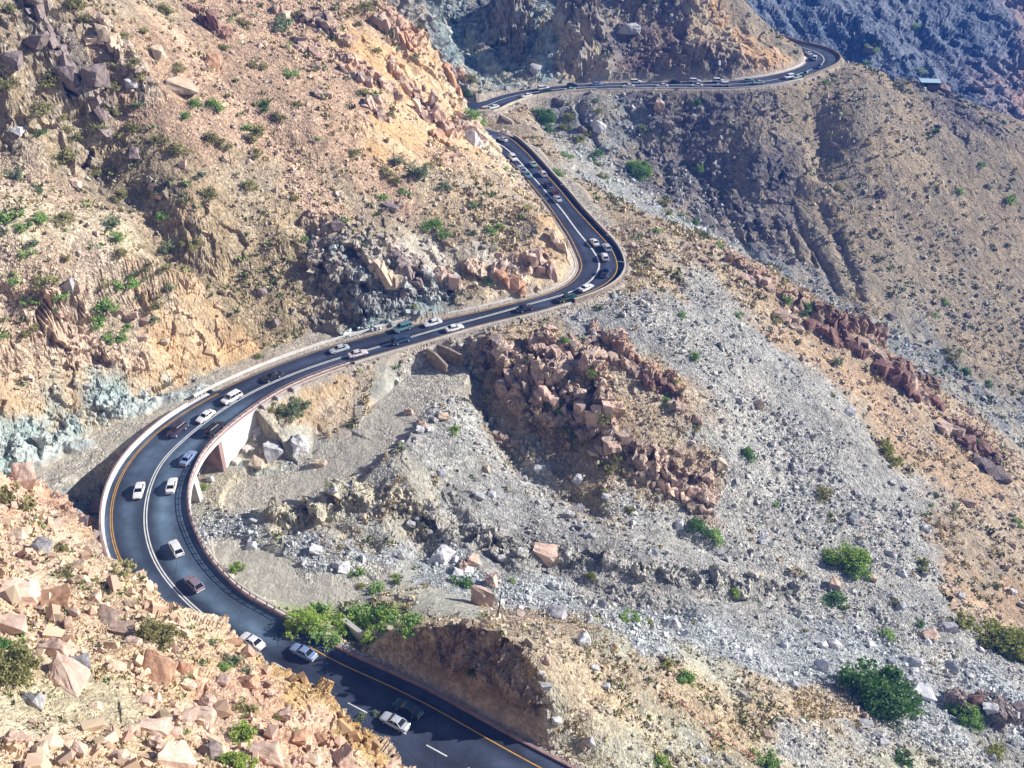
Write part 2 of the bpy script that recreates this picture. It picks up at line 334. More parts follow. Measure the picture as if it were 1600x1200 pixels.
KINDS = {  # colour a, colour b (mixing patches), stone colour, stone density, rockiness
 'cream':((.54,.41,.29),(.59,.46,.35),(.62,.46,.35),1.0,.6), 'sage':((.46,.40,.29),(.52,.45,.34),(.58,.48,.37),1.0,.25),
 'pinkrock':((.54,.37,.27),(.60,.45,.34),(.60,.42,.34),1.0,.8), 'tan2':((.47,.37,.24),(.42,.35,.24),(.52,.42,.29),.5,.35), 'rough':((.36,.24,.11),(.44,.31,.16),(.40,.26,.15),1.2,.55),
 'gravel':((.44,.39,.29),(.46,.42,.33),(.47,.43,.36),.05,.0), 'wash':((.33,.35,.35),(.40,.39,.35),(.42,.45,.47),1.6,.25),
 'teal':((.34,.40,.38),(.50,.43,.32),(.42,.49,.49),.6,1.0), 'ochre':((.48,.36,.24),(.50,.40,.30),(.50,.41,.31),.5,.4), 'orange':((.54,.37,.22),(.57,.43,.29),(.57,.43,.32),.5,.4),
 'pinkscree':((.48,.37,.28),(.43,.35,.28),(.58,.49,.42),1.9,.15), 'olive':((.29,.23,.15),(.35,.28,.19),(.46,.39,.31),1.4,.24), 'olive2':((.34,.26,.18),(.37,.29,.20),(.44,.37,.28),.9,.2),
 'darkrock':((.24,.20,.15),(.36,.29,.21),(.40,.36,.31),.9,.65), 'tan':((.43,.34,.24),(.40,.33,.25),(.54,.46,.38),1.3,.18), 'pinkslope':((.50,.36,.27),(.42,.30,.22),(.58,.47,.38),1.6,.24),
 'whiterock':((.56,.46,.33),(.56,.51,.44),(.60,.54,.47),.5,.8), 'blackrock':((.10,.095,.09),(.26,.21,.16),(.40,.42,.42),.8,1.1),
 'sand':((.39,.375,.33),(.42,.40,.345),(.45,.43,.38),.12,.0), 'grey':((.37,.36,.345),(.41,.39,.36),(.50,.485,.475),1.6,.12), 'greydark':((.28,.27,.255),(.35,.33,.30),(.45,.435,.42),1.4,.4),
 'ochre2':((.44,.39,.30),(.40,.375,.32),(.47,.44,.37),.6,.4), 'white':((.36,.37,.375),(.40,.41,.41),(.57,.58,.59),2.4,.2), 'green':((.26,.30,.12),(.30,.33,.16),(.4,.38,.3),.2,.0),
 'greytan':((.42,.38,.29),(.42,.40,.33),(.50,.47,.41),1.1,.15), 'gullyshade':((.20,.18,.15),(.30,.27,.21),(.38,.35,.30),.9,.5),  # the darkest kind here has the gully's shadow put into its colour
 'rust':((.38,.29,.21),(.42,.35,.27),(.48,.38,.31),1.2,.45), 'ochre3':((.42,.31,.22),(.38,.31,.24),(.50,.43,.37),1.2,.2),
 'greyfar':((.24,.24,.24),(.33,.30,.25),(.42,.43,.44),1.3,.4), 'white2':((.42,.40,.36),(.42,.42,.40),(.57,.58,.58),2.0,.12),
 'purple':((.15,.13,.13),(.28,.23,.18),(.33,.32,.32),1.0,.8), 'purpleshade':((.15,.10,.10),(.22,.16,.13),(.26,.22,.22),.4,1.1), 'tanfar':((.32,.26,.19),(.27,.23,.18),(.42,.38,.33),1.0,.22),  # dark purple kind: shade of the hill's flank put into the colour
 'teal2':((.20,.25,.25),(.42,.38,.28),(.42,.47,.46),.4,1.6), 'ochref':((.44,.36,.25),(.36,.34,.30),(.46,.42,.37),.3,1.4), 'orangef':((.52,.34,.20),(.42,.34,.24),(.48,.40,.33),.4,1.0),
 'hazeshade':((.09,.12,.17),(.15,.17,.21),(.30,.31,.35),1.0,1.3), 'sunpatch':((.40,.27,.24),(.20,.18,.20),(.42,.34,.32),.5,1.8), 'road':((.40,.36,.29),(.45,.40,.31),(.45,.42,.36),.1,0),  # far mountain: haze blue and shade tinted in, sunlit patches painted lighter
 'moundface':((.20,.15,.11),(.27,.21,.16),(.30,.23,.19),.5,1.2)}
def _sat(c, k=1.14):
    m_ = sum(c) / 3; t_ = (.985, .995, .965); return tuple(max(.01, m_ + (v - m_) * k) * q for v, q in zip(c, t_))
KINDS = {k: (_sat(v[0]), _sat(v[1]), _sat(v[2], 1.1), v[3], v[4]) for k, v in KINDS.items()}
# colour-only points
ZP = """
50 590 teal|120 592 teal|180 615 teal|280 592 teal|20 610 teal|90 625 teal|1010 640 olive2|880 690 olive2|980 660 tan|1040 680 tan|1000 610 tan|905 700 olive2|860 570 greydark|960 590 tan
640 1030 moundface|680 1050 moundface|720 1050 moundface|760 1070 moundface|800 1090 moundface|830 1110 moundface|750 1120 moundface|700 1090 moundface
55 60 darkrock|80 140 darkrock|160 180 olive|60 210 olive|230 300 darkrock|260 350 olive|40 330 sage|60 240 pinkscree|130 420 pinkscree|190 360 sage|250 470 orange|330 500 orange|400 540 orange|60 600 ochre|160 600 teal|100 700 teal|250 620 teal|310 600 teal|230 560 orange
600 240 orange|660 200 orange|560 160 pinkslope|520 240 pinkslope|520 290 tan|430 400 olive|470 480 olive|530 420 blackrock|560 380 darkrock|570 460 blackrock|640 470 blackrock|640 410 whiterock|590 520 teal|680 480 teal|740 440 olive2|820 430 orange|800 440 whiterock|880 400 ochre
450 600 ochre|510 590 ochre|540 600 ochre|460 700 grey|430 720 teal|400 770 ochre2|380 840 white|480 860 white|520 840 grey|560 830 ochre2|480 820 ochre2|600 860 white|700 900 white|420 900 sand|500 920 sand|690 930 sand|740 960 sand
680 680 grey|740 720 grey|780 780 grey|850 800 grey|640 740 ochre2|600 770 ochre2|700 780 greydark|760 870 greydark|850 860 greydark|940 880 greydark|900 760 olive2|860 700 olive|800 650 olive2|780 600 olive2|830 590 rust|990 650 rust|1080 740 rust|1050 590 rust|1000 610 rust
1100 440 grey|1040 500 grey|1150 600 grey|1250 700 grey|1350 800 grey|1080 560 grey|1150 430 tan|1170 410 rust|1400 760 grey|1420 880 grey|1160 700 grey|1500 900 ochre3|1300 900 grey|1160 800 grey|1260 800 grey
1000 1000 white|1180 1040 white|1350 1080 white|1150 940 grey|1100 1100 tan|1150 1150 tan|1250 1180 grey|930 1150 greytan|900 1060 tan|1060 1150 greytan|1480 1130 white|1350 1150 grey|1560 1170 greydark|1560 1080 white|1450 1020 grey
"""
def parse(s, k):
    out = []
    for ln in s.strip().splitlines():
        for it in ln.split('|'):
            a = it.split()
            if len(a) >= k: out.append(a)
    return out
CPN, CPK = [], []
for a in parse(HP, 4):
    CPN.append(P(float(a[0]), float(a[1]), float(a[2]))); CPK.append(a[3])
for x, y, z, k in FAR:
    CPN.append((x, y, z)); CPK.append(k)
CPN = np.array(CPN, np.float64)
# road samples help the spline outside the bridge
mask = np.array([f != 'b' for f in RF]); ridx = np.arange(0, NR, 9)
rs = np.array([RC[i] for i in ridx if mask[i]])
rs_ = rs.copy(); rs_[:, 2] -= 0.1
TP = np.vstack([CPN, rs_])
def tps_fit(pts, smooth_=2.0):
    X = pts[:, :2] / 100.0; n = len(X)
    d2 = ((X[:, None] - X[None]) ** 2).sum(-1)
    K = np.where(d2 > 0, d2 * np.log(d2 + 1e-12), 0) * .5 + np.eye(n) * smooth_ * 1e-4
    Pm = np.hstack([np.ones((n, 1)), X])
    A = np.zeros((n + 3, n + 3)); A[:n, :n] = K; A[:n, n:] = Pm; A[n:, :n] = Pm.T
    return X, np.linalg.solve(A, np.concatenate([pts[:, 2], np.zeros(3)]))
TX, TWT = tps_fit(TP)
def tps_eval(x, y):
    sh = x.shape; q = np.stack([x.ravel(), y.ravel()], 1) / 100.0; out = np.empty(len(q))
    for i in range(0, len(q), 20000):
        c = q[i:i + 20000]
        d2 = ((c[:, None] - TX[None]) ** 2).sum(-1)
        out[i:i + 20000] = (np.where(d2 > 0, d2 * np.log(d2 + 1e-12), 0) * .5) @ TWT[:-3] + TWT[-3] + c @ TWT[-2:]
    return out.reshape(sh)
def road_near(x, y):
    """signed distance beyond the nearest road edge, side (+1 right), index"""
    sh = x.shape; q = np.stack([x.ravel(), y.ravel()], 1); idx = np.empty(len(q), np.int32)
    C = RC[:, :2] - 0.0; c2 = (C ** 2).sum(1)
    for i in range(0, len(q), 100000):
        c = q[i:i + 100000]
        idx[i:i + 100000] = np.argmin(c2[None] - 2 * (c @ C.T), 1)
    dv = q - C[idx]
    lat = (dv * nrm_[idx, :2]).sum(1); lon = (dv * tan_[idx, :2]).sum(1)
    d = np.where(lat > 0, lat - WR[idx], -lat - WL[idx])
    d = np.hypot(np.maximum(d, 0), np.maximum(np.abs(lon) - 1.5, 0)) + np.minimum(d, 0)
    return d.reshape(sh), np.sign(lat).reshape(sh), idx.reshape(sh)

# polar grid, finer near the camera's side of the place
QUAL = 1.0
az = np.linspace(R(-49), R(49), int(1500 * QUAL))
rr = [42.0]
while rr[-1] < 1000:
    r_ = rr[-1]
    rr.append(r_ + (0.20 + 0.24 * max(0, r_ - 90) / 300 + max(0, r_ - 520) * .006) / QUAL)
rr = np.array(rr)
NA, NRr = len(az), len(rr)
RRr, AZ = np.meshgrid(rr, az, indexing='ij')
GX = RRr * np.sin(AZ); GY = RRr * np.cos(AZ)
print('grid', GX.shape, 'elev ctrl', len(TP), time.time() - T0)
# coarse evaluation of the spline + kinds, upsampled
ST_ = 6
ci = np.unique(np.append(np.arange(0, NRr, ST_), NRr - 1)); cj = np.unique(np.append(np.arange(0, NA, ST_), NA - 1))
def upsample(C):
    r = np.empty((NRr, len(cj), C.shape[2])); out = np.empty((NRr, NA, C.shape[2]), np.float32)
    for k in range(C.shape[2]):
        t = np.interp(np.arange(NRr), ci, np.arange(len(ci))); i0 = np.minimum(t.astype(int), len(ci) - 2); f = (t - i0)[:, None]
        rk = C[i0, :, k] * (1 - f) + C[i0 + 1, :, k] * f
        t = np.interp(np.arange(NA), cj, np.arange(len(cj))); j0 = np.minimum(t.astype(int), len(cj) - 2); g = (t - j0)[None]
        out[:, :, k] = rk[:, j0] * (1 - g) + rk[:, j0 + 1] * g
    return out
cx, cy = GX[np.ix_(ci, cj)], GY[np.ix_(ci, cj)]
H0 = upsample(tps_eval(cx, cy)[..., None])[..., 0].astype(np.float64)
RD, RSIDE, RIDX = road_near(GX, GY)
print('spline', time.time() - T0)
# kinds
KN = list(KINDS); KV = np.array([np.concatenate([np.array(KINDS[k][0]), KINDS[k][1], KINDS[k][2], [KINDS[k][3], KINDS[k][4]]]) for k in KN])
def idw(kp, kk, x, y, pw=5):
    """parameters of the ground kinds, softly blended, nearest kind dominating"""
    sh = x.shape; wx = x + 5 * fbm(x / 13, y / 13, seed=71) + 3 * vnoise(x / 3.5, y / 3.5, seed=72); wy = y + 5 * fbm(x / 13, y / 13, seed=81) + 3 * vnoise(x / 3.5, y / 3.5, seed=82)
    q = np.stack([wx.ravel(), wy.ravel()], 1); vals = KV[[KN.index(k) for k in kk]]; out = np.empty((len(q), vals.shape[1]))
    for i in range(0, len(q), 20000):
        c = q[i:i + 20000]
        d2 = ((c[:, None] - kp[None, :, :2]) ** 2).sum(-1) + 4
        w_ = d2 ** (-pw / 2.0 * 1.0); w_ /= w_.sum(1, keepdims=True)
        out[i:i + 20000] = w_ @ vals
    return out.reshape(*sh, -1)
def z_lookup(H):
    """photo pixel -> nearest visible grid vertex (bins of 4 photo pixels)"""
    p = np.stack([GX, GY, H], -1).reshape(-1, 3)
    px, py, d = PIX(p)
    B = 4; W, Hh = 2000 // B, 1500 // B
    bx = ((px + 200) // B).astype(int); by = ((py + 150) // B).astype(int)
    ok = (bx >= 0) & (bx < W) & (by >= 0) & (by < Hh)
    vid = np.nonzero(ok)[0]; o = np.argsort(-d[vid], kind='stable'); vid = vid[o]
    buf = np.full(W * Hh, -1, np.int64); buf[by[vid] * W + bx[vid]] = vid
    return buf.reshape(Hh, W)
def lookup(buf, px, py):
    B = 4; bx = int((px + 200) // B); by = int((py + 150) // B)
    for r in range(0, 6):
        best = -1
        for yy in range(by - r, by + r + 1):
            for xx in range(bx - r, bx + r + 1):
                if 0 <= yy < buf.shape[0] and 0 <= xx < buf.shape[1] and buf[yy, xx] >= 0:
                    best = buf[yy, xx]
                    if r > 0: return best
        if best >= 0: return best
    return -1

# raw heightfield (no detail) used to place the colour-only points
flag = np.array([{'b': 1, 'w': 2, 'h': 3}.get(f, 0) for f in RF])[RIDX]
rz = RC[RIDX, 2]
lbank = (RSIDE < 0) & (RIDX < int(8.6 * NSUB))
flag = np.where(lbank, 0, flag)
def road_clamp(H, soft=True):
    d = np.maximum(RD - 1.3, 0)
    n1 = fbm(GX / 14, GY / 14, octs=2, seed=5)
    cut = rz - .12 + d * (1.75 + .5 * n1)
    cut = np.where(lbank, rz - .12 + np.maximum(RD - .7, 0) * (4.5 + 1.2 * n1), cut)
    fill = rz - .12 - d * (.85 + .2 * n1)
    Hn = np.minimum(H, cut)
    Hn = np.where((flag == 1), Hn, np.maximum(Hn, fill))
    # hold the bench of the road flat
    bench = np.where(lbank, smooth(1.2, .5, RD), smooth(2.6, 0.9, RD))
    Hn = np.where(flag == 1, Hn, Hn * (1 - bench) + (rz - .12) * bench)
    Hn = np.where((flag != 1) & (RD < .35), rz - .22, Hn)
    under = (flag == 1) & (RD < 2.5)
    Hn = np.where(under, np.minimum(Hn, rz - 3.2), Hn)
    return Hn
H1 = road_clamp(H0)
BUF = z_lookup(H1)
zp, zk = [], []
for a in parse(ZP, 3):
    v = lookup(BUF, float(a[0]), float(a[1]))
    if v >= 0: zp.append((GX.flat[v], GY.flat[v], 0)); zk.append(a[2])
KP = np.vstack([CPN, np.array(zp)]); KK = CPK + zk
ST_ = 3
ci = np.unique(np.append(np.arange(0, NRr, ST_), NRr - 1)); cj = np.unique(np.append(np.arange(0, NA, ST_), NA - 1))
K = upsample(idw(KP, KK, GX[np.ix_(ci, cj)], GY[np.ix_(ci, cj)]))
print('kinds', time.time() - T0)
ROCK = K[..., 10]; DENS = K[..., 9]
# ---- gullies and special relief, given as polylines in photo pixels: (points, width m, depth m)
def poly_world(pts):
    out = []
    for px, py in pts:
        v = lookup(BUF, px, py); out.append((GX.flat[v], GY.flat[v]))
    return np.array(out)
def poly_dist(line):
    best = np.full(GX.shape, 1e9); 
    x0, x1 = line[:, 0].min() - 25, line[:, 0].max() + 25; y0, y1 = line[:, 1].min() - 25, line[:, 1].max() + 25
    m = (GX > x0) & (GX < x1) & (GY > y0) & (GY < y1); qx, qy = GX[m], GY[m]; b = np.full(qx.shape, 1e9)
    wv = 1.2 * vnoise(qx / 4, qy / 4, seed=31) + .6 * vnoise(qx / 1.7, qy / 1.7, seed=32)
    for a, c in zip(line[:-1], line[1:]):
        dx, dy = c - a; L2 = dx * dx + dy * dy + 1e-9
        t = np.clip(((qx - a[0]) * dx + (qy - a[1]) * dy) / L2, 0, 1)
        b = np.minimum(b, np.hypot(qx - a[0] - t * dx, qy - a[1] - t * dy))
    best[m] = np.abs(b + wv * .6); return best
GUL = [([(60,150),(85,180),(120,215),(150,245)],4,4),([(110,40),(135,75),(160,110),(175,150)],3,3.5),([(200,300),(240,345),(290,385),(340,430),(400,480),(430,515)],3.5,2.5),([(480,350),(500,400),(520,450),(540,490)],3.5,4),
 ([(730,590),(760,640),(790,690),(830,735),(880,765),(930,790)],2.6,2.6),([(1105,215),(1120,290),(1150,350),(1180,400)],2.5,3),([(1150,290),(1180,350),(1200,370)],1.6,2.5),([(1190,290),(1215,350)],1.4,2.2),([(1210,270),(1240,340),(1280,400),(1310,450)],2,2.5),
 ([(1035,150),(1045,220),(1040,290)],2.2,3),([(1270,300),(1300,350),(1330,420),(1345,460)],2,2),([(1080,250),(1110,310),(1130,350)],1.5,2),([(1165,300),(1190,360)],1.2,2),
 ([(590,760),(640,800),(665,850)],3,3),([(700,790),(750,840),(790,880)],3,3),([(820,850),(900,900),(960,930),(1060,950)],3,2.5),([(1060,830),(1150,870),(1250,900)],2,1.5),([(600,690),(580,720),(560,745)],1.5,1.5),
 ([(480,800),(540,830),(580,850)],2,1.5),([(900,1110),(960,1060),(1040,1050),(1100,1075)],1.2,.8),([(1180,140),(1210,190),(1230,240)],2.5,3),([(1330,60),(1400,130)],3,3),([(560,15),(600,45),(640,90)],2.5,2.5),([(20,480),(60,540),(110,600)],3,2)]
GUL += [([(1072 + 27 * k, 238 + 12 * k), (1098 + 27 * k, 300 + 11 * k), (1120 + 26 * k, 352 + 10 * k)], 1.1, 2.6) for k in range(7)]
GUL += [([(445,822),(525,808),(600,790),(660,828)],2.2,1.8),([(680,822),(740,850),(800,880),(900,892),(1000,912),(1100,928),(1230,945)],2,1.4),([(900,160),(915,200),(940,235)],1.5,2),([(1215,160),(1235,200),(1262,250)],1.6,2.4)]
G = np.zeros(GX.shape)
for pts, wd, dp in GUL:
    d = poly_dist(poly_world(pts)); G = np.maximum(G, dp * np.exp(-(d / wd) ** 2))
# ---- detail
NX0, NY0, NZ0 = None, None, None
_gx = np.gradient(H1, axis=0) / np.gradient(RRr, axis=0); _gy = np.gradient(H1, axis=1) / (RRr * (az[1] - az[0]))
calm = smooth(1.5, .75, np.hypot(_gx, _gy))
far = np.clip(RRr / 300, .5, 2.2)
keep = np.where(lbank, smooth(.6, 1.6, RD), smooth(0.5, 4.5, RD))                      # nothing moves on the road bench
farup = smooth(470, 560, RRr) * 12 * (ridged(GX / 90 + GY / 260, GY / 110, octs=4, seed=19) + .4 * fbm(GX / 22, GY / 22, seed=20))
big = farup + fbm(GX / 26, GY / 26, octs=4, seed=1) * (1.1 + 1.0 * ROCK) + ridged(GX / 17 + GY / 60, GY / 30, octs=3, seed=9) * (0.35 + .75 * ROCK) * (.25 + .75 * calm)
slump = fbm(GX / 5.5, GY / 5.5, octs=3, seed=3) * (.2 + .32 * ROCK) * calm
H2 = H0 + (big + slump) * smooth(1, 16, RD) - G
# benches/strata running down to the right, like the photo's tilted beds
beds = ridged((GX * .8 + GY * .25 + H0 * .9) / 7.5, (GY - .3 * GX) / 26, octs=3, seed=21)
H2 += beds * ROCK * .9 * calm * smooth(1, 8, RD)
H2 = road_clamp(H2)
H2 = np.where((flag == 1) & (RD < np.where(RSIDE < 0, 3.5, 7)), np.minimum(H2, rz - 3.2 - 2 * smooth(7, 0, RD) + .4 * slump), H2)
print('relief', time.time() - T0)
TRACKS = [([(30,790,-3),(55,757,-2),(110,722,-2),(180,687,-1.7),(240,655,-1.2),(300,617,-.8),(360,588,-.5),(430,556,-.3),(500,533,-.2)], 4.2),
          ([(697,588,-4.8),(650,612,-5.2),(610,650,-6.2),(585,690,-7.4),(545,715,-8.4),(490,745,-9.6),(440,765,-10),(400,775,-10.2)], 5.5),([(350,862,-11),(400,885,-11),(450,915,-11),(520,925,-10.8),(580,905,-11.6)], 4),
          ([(790,212,-.6),(830,232,-1.2),(870,270,-1.6),(905,305,-1.8),(950,350,-2)], 2.5)]
TRACKD = np.full(GX.shape, 99.); 
for pts, hw in TRACKS:
    line = np.array([P(*p) for p in pts]); b = np.full(GX.shape, 1e9); zz = np.zeros(GX.shape)
    m = (GX > line[:, 0].min() - 40) & (GX < line[:, 0].max() + 40) & (GY > line[:, 1].min() - 40) & (GY < line[:, 1].max() + 40); qx, qy = GX[m], GY[m]; bb = np.full(qx.shape, 1e9); zq = np.zeros(qx.shape)
    for a, c in zip(line[:-1], line[1:]):
        dx, dy = c[0] - a[0], c[1] - a[1]; L2 = dx * dx + dy * dy
        t = np.clip(((qx - a[0]) * dx + (qy - a[1]) * dy) / L2, 0, 1); d = np.hypot(qx - a[0] - t * dx, qy - a[1] - t * dy); n = d < bb
        bb = np.where(n, d, bb); zq = np.where(n, a[2] + t * (c[2] - a[2]), zq)
    dd = bb - hw + .8 * vnoise(qx / 7, qy / 7, seed=77) * (bb < hw + 2); w = smooth(2.2, -.8, dd) * ((flag[m] != 1) | (RD[m] > 3))
    H2[m] = H2[m] * (1 - w) + (zq + .15 * vnoise(qx / 3, qy / 3, seed=78)) * w; cutm = zq + np.maximum(dd - .5, 0) * 1.3 + smooth(12, 26, dd) * 120
    H2[m] = np.where(((flag[m] != 1) | (RD[m] > 3)) & ~lbank[m], np.minimum(H2[m], cutm), H2[m]); TRACKD[m] = np.minimum(TRACKD[m], dd)
# ---- outcrops of bedrock: (photo pixels, half width m, height m, rock colour; crest rows darkened for their shaded faces)
OUT = [([(1250,478),(1290,500),(1330,512),(1372,540)],2.0,3.6,(.24,.15,.12)),([(1385,565),(1420,585),(1462,612)],1.8,3.2,(.24,.15,.12)),([(1482,655),(1520,678),(1555,718)],1.7,2.8,(.28,.18,.15)),([(1140,408),(1180,430),(1235,470)],1.8,1.6,(.42,.28,.20)),
 ([(935,515),(985,558),(1030,588),(1065,625)],1.6,2.8,(.42,.27,.20)),([(765,545),(805,570),(850,590),(895,615),(935,645)],2.3,3.2,(.45,.34,.27)),([(835,545),(870,545),(905,550),(935,590),(948,680)],1.9,3.4,(.50,.36,.28)),([(960,690),(1010,728),(1060,750),(1100,775)],1.9,2.6,(.45,.34,.27)),([(790,600),(830,650),(880,690)],2.0,1.6,(.40,.28,.20)),
 ([(60,40),(105,85),(150,130)],3.6,3.6,(.28,.24,.20)),([(165,60),(205,105),(225,140)],2.6,2.4,(.44,.36,.28)),([(598,8),(650,58),(700,108),(725,118)],2.2,2.2,(.52,.34,.24)),([(620,110),(665,165),(700,205),(740,208)],2.4,2.6,(.52,.37,.28)),([(530,80),(590,120),(620,150)],2,1.8,(.48,.34,.26)),([(440,15),(500,30),(540,60)],1.8,1.6,(.48,.34,.26)),([(300,15),(345,50)],1.8,1.6,(.34,.2,.15)),
 ([(505,390),(550,400),(600,400),(650,415)],3.2,1.8,(.38,.33,.28)),([(560,450),(620,460),(690,450)],2.8,1.6,(.36,.36,.34)),([(740,420),(800,425),(850,405)],2,1.4,(.54,.40,.30)),([(440,802),(520,787),(600,767),(655,803)],2.4,1.6,(.42,.38,.28)),([(680,800),(740,828),(800,858),(900,868),(1000,890),(1100,905),(1230,925)],2.2,1.2,(.38,.36,.31)),
 ([(1500,1105),(1550,1112),(1600,1122)],2.4,2.6,(.20,.14,.12)),([(60,470),(130,500),(200,520)],1.6,1.0,(.50,.38,.28)),([(150,600),(230,585),(310,590)],1.6,1.2,(.42,.47,.45)),([(20,650),(80,640),(130,670)],1.8,1.4,(.42,.47,.45))]
OUTM = np.zeros(GX.shape); OUTC = np.zeros(GX.shape + (3,))
_jag = np.clip(.55 + .75 * ridged(GX / 4.5, GY / 4.5, octs=3, seed=61) + .35 * fbm(GX / 2, GY / 2, octs=2, seed=63), 0, 1.6)
for pts, wd, ht, c in OUT:
    d = poly_dist(poly_world(pts)); u = smooth(wd * 1.5, wd * .55, d + .8 * vnoise(GX / 2.2, GY / 2.2, seed=65)) * (RD > 1.5)
    H2 += ht * u * _jag; wmask = np.clip(u * 1.3, 0, 1); OUTC = np.where((wmask > OUTM)[..., None], np.array(c), OUTC); OUTM = np.maximum(OUTM, wmask)
def grid_normals(X, Y, Z):
    dx = np.gradient(X, axis=1), np.gradient(X, axis=0); dy = np.gradient(Y, axis=1), np.gradient(Y, axis=0); dz = np.gradient(Z, axis=1), np.gradient(Z, axis=0)
    nx = dy[0] * dz[1] - dz[0] * dy[1]; ny = dz[0] * dx[1] - dx[0] * dz[1]; nz = dx[0] * dy[1] - dy[0] * dx[1]
    l = np.sqrt(nx * nx + ny * ny + nz * nz) + 1e-9; s = np.sign(nz)
    return nx / l * s, ny / l * s, nz / l * s
NX, NY, NZ = grid_normals(GX, GY, H2)
steep = smooth(.74, .45, NZ)
rk = np.clip(ROCK * .55 + steep * (.25 + ROCK) + OUTM * .9, 0, 1.6) * keep * smooth(0, 2, TRACKD)
m = rk > .12
disp = np.zeros(GX.shape)
fx, fy, fz = GX[m], GY[m], H2[m]
wx = fbm(fx / 6, fy / 6, fz / 6, octs=2, seed=41) * 1.6
fr = far[m]
s1 = 4.6 * (1 + .9 * smooth(450, 560, RRr[m]))
a = facets((fx + wx) / s1, (fy - wx) / s1, (fz * .8 + wx) / s1, 51)
b_ = facets((fx - wx * .5) / 1.7, (fy + wx * .5) / 1.7, fz / 1.5, 61)
disp[m] = (a * 1.25 * (1 + .3 * smooth(450, 560, RRr[m])) + b_ * .42) * rk[m]
m2 = m & (RRr < 230)
disp[m2] += facets(GX[m2] / .7, GY[m2] / .7, H2[m2] / .7, 91) * .17 * rk[m2]
fine = fbm(GX / 1.3, GY / 1.3, octs=3, seed=15, gain=.6) * (.07 + .10 * np.clip(DENS, 0, 1.5)) * smooth(.8, 3, RD)
disp = disp * np.where(lbank, smooth(.8, 2.0, RD), smooth(1.0, 5, RD)) + fine
TXc = GX + NX * disp; TYc = GY + NY * disp; TZc = H2 + NZ * disp
lim = (flag == 1) & (RD < 3)
TZc = np.where(lim, np.minimum(TZc, rz - 3.0), TZc)
cover = (flag != 1) & (RD < .6)
TXc = np.where(cover, GX, TXc); TYc = np.where(cover, GY, TYc); TZc = np.where(cover, rz - .22, TZc)
print('displaced', time.time() - T0)
# ---- colour of the ground, with the shade and sun painted into some kinds
mix = smooth(-.12, .2, fbm(GX / 9, GY / 9, octs=4, seed=101, gain=.6))[..., None]
COLR = K[..., 0:3] * (1 - mix) + K[..., 3:6] * mix
streak = fbm((GX * .5 + GY * .7) / 4.5, (GX * .7 - GY * .5) / 45, octs=3, seed=131)[..., None]
COLR = COLR * (1 + .34 * streak * np.clip(DENS - .3, 0, 1)[..., None] * np.array([1.0, .97, .9]))
mott = fbm(GX / 2.2, GY / 2.2, octs=3, seed=111)[..., None]
COLR = COLR * (1 + .22 * mott)
# exposed rock takes the stone colour, block by block
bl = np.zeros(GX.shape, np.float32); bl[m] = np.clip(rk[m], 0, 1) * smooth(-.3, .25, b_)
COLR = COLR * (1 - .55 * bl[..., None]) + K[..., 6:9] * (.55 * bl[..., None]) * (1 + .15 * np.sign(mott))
shoulder = (smooth(3.2, 1.6, RD + .8 * mott[..., 0]) * (flag != 1))[..., None]
COLR = COLR * (1 - shoulder) + np.array([.42, .36, .29]) * shoulder
_tm = smooth(1.2, -.6, TRACKD)[..., None]; COLR = COLR * (1 - .8 * _tm) + np.array([.46, .42, .345]) * (.8 * _tm) * (1 + .12 * mott)
COLR = np.clip(COLR, .03, .8)
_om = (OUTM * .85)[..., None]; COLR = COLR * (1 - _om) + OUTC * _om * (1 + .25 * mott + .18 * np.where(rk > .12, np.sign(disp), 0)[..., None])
rough_a = np.clip(DENS / 2, 0, 1)[..., None]
VV = np.stack([TXc, TYc, TZc], -1).reshape(-1, 3).astype(np.float32)
ii = np.arange((NRr - 1) * (NA - 1)); r0 = ii // (NA - 1); c0 = ii % (NA - 1); q0 = r0 * NA + c0
FF = np.stack([q0, q0 + 1, q0 + NA + 1, q0 + NA], 1)

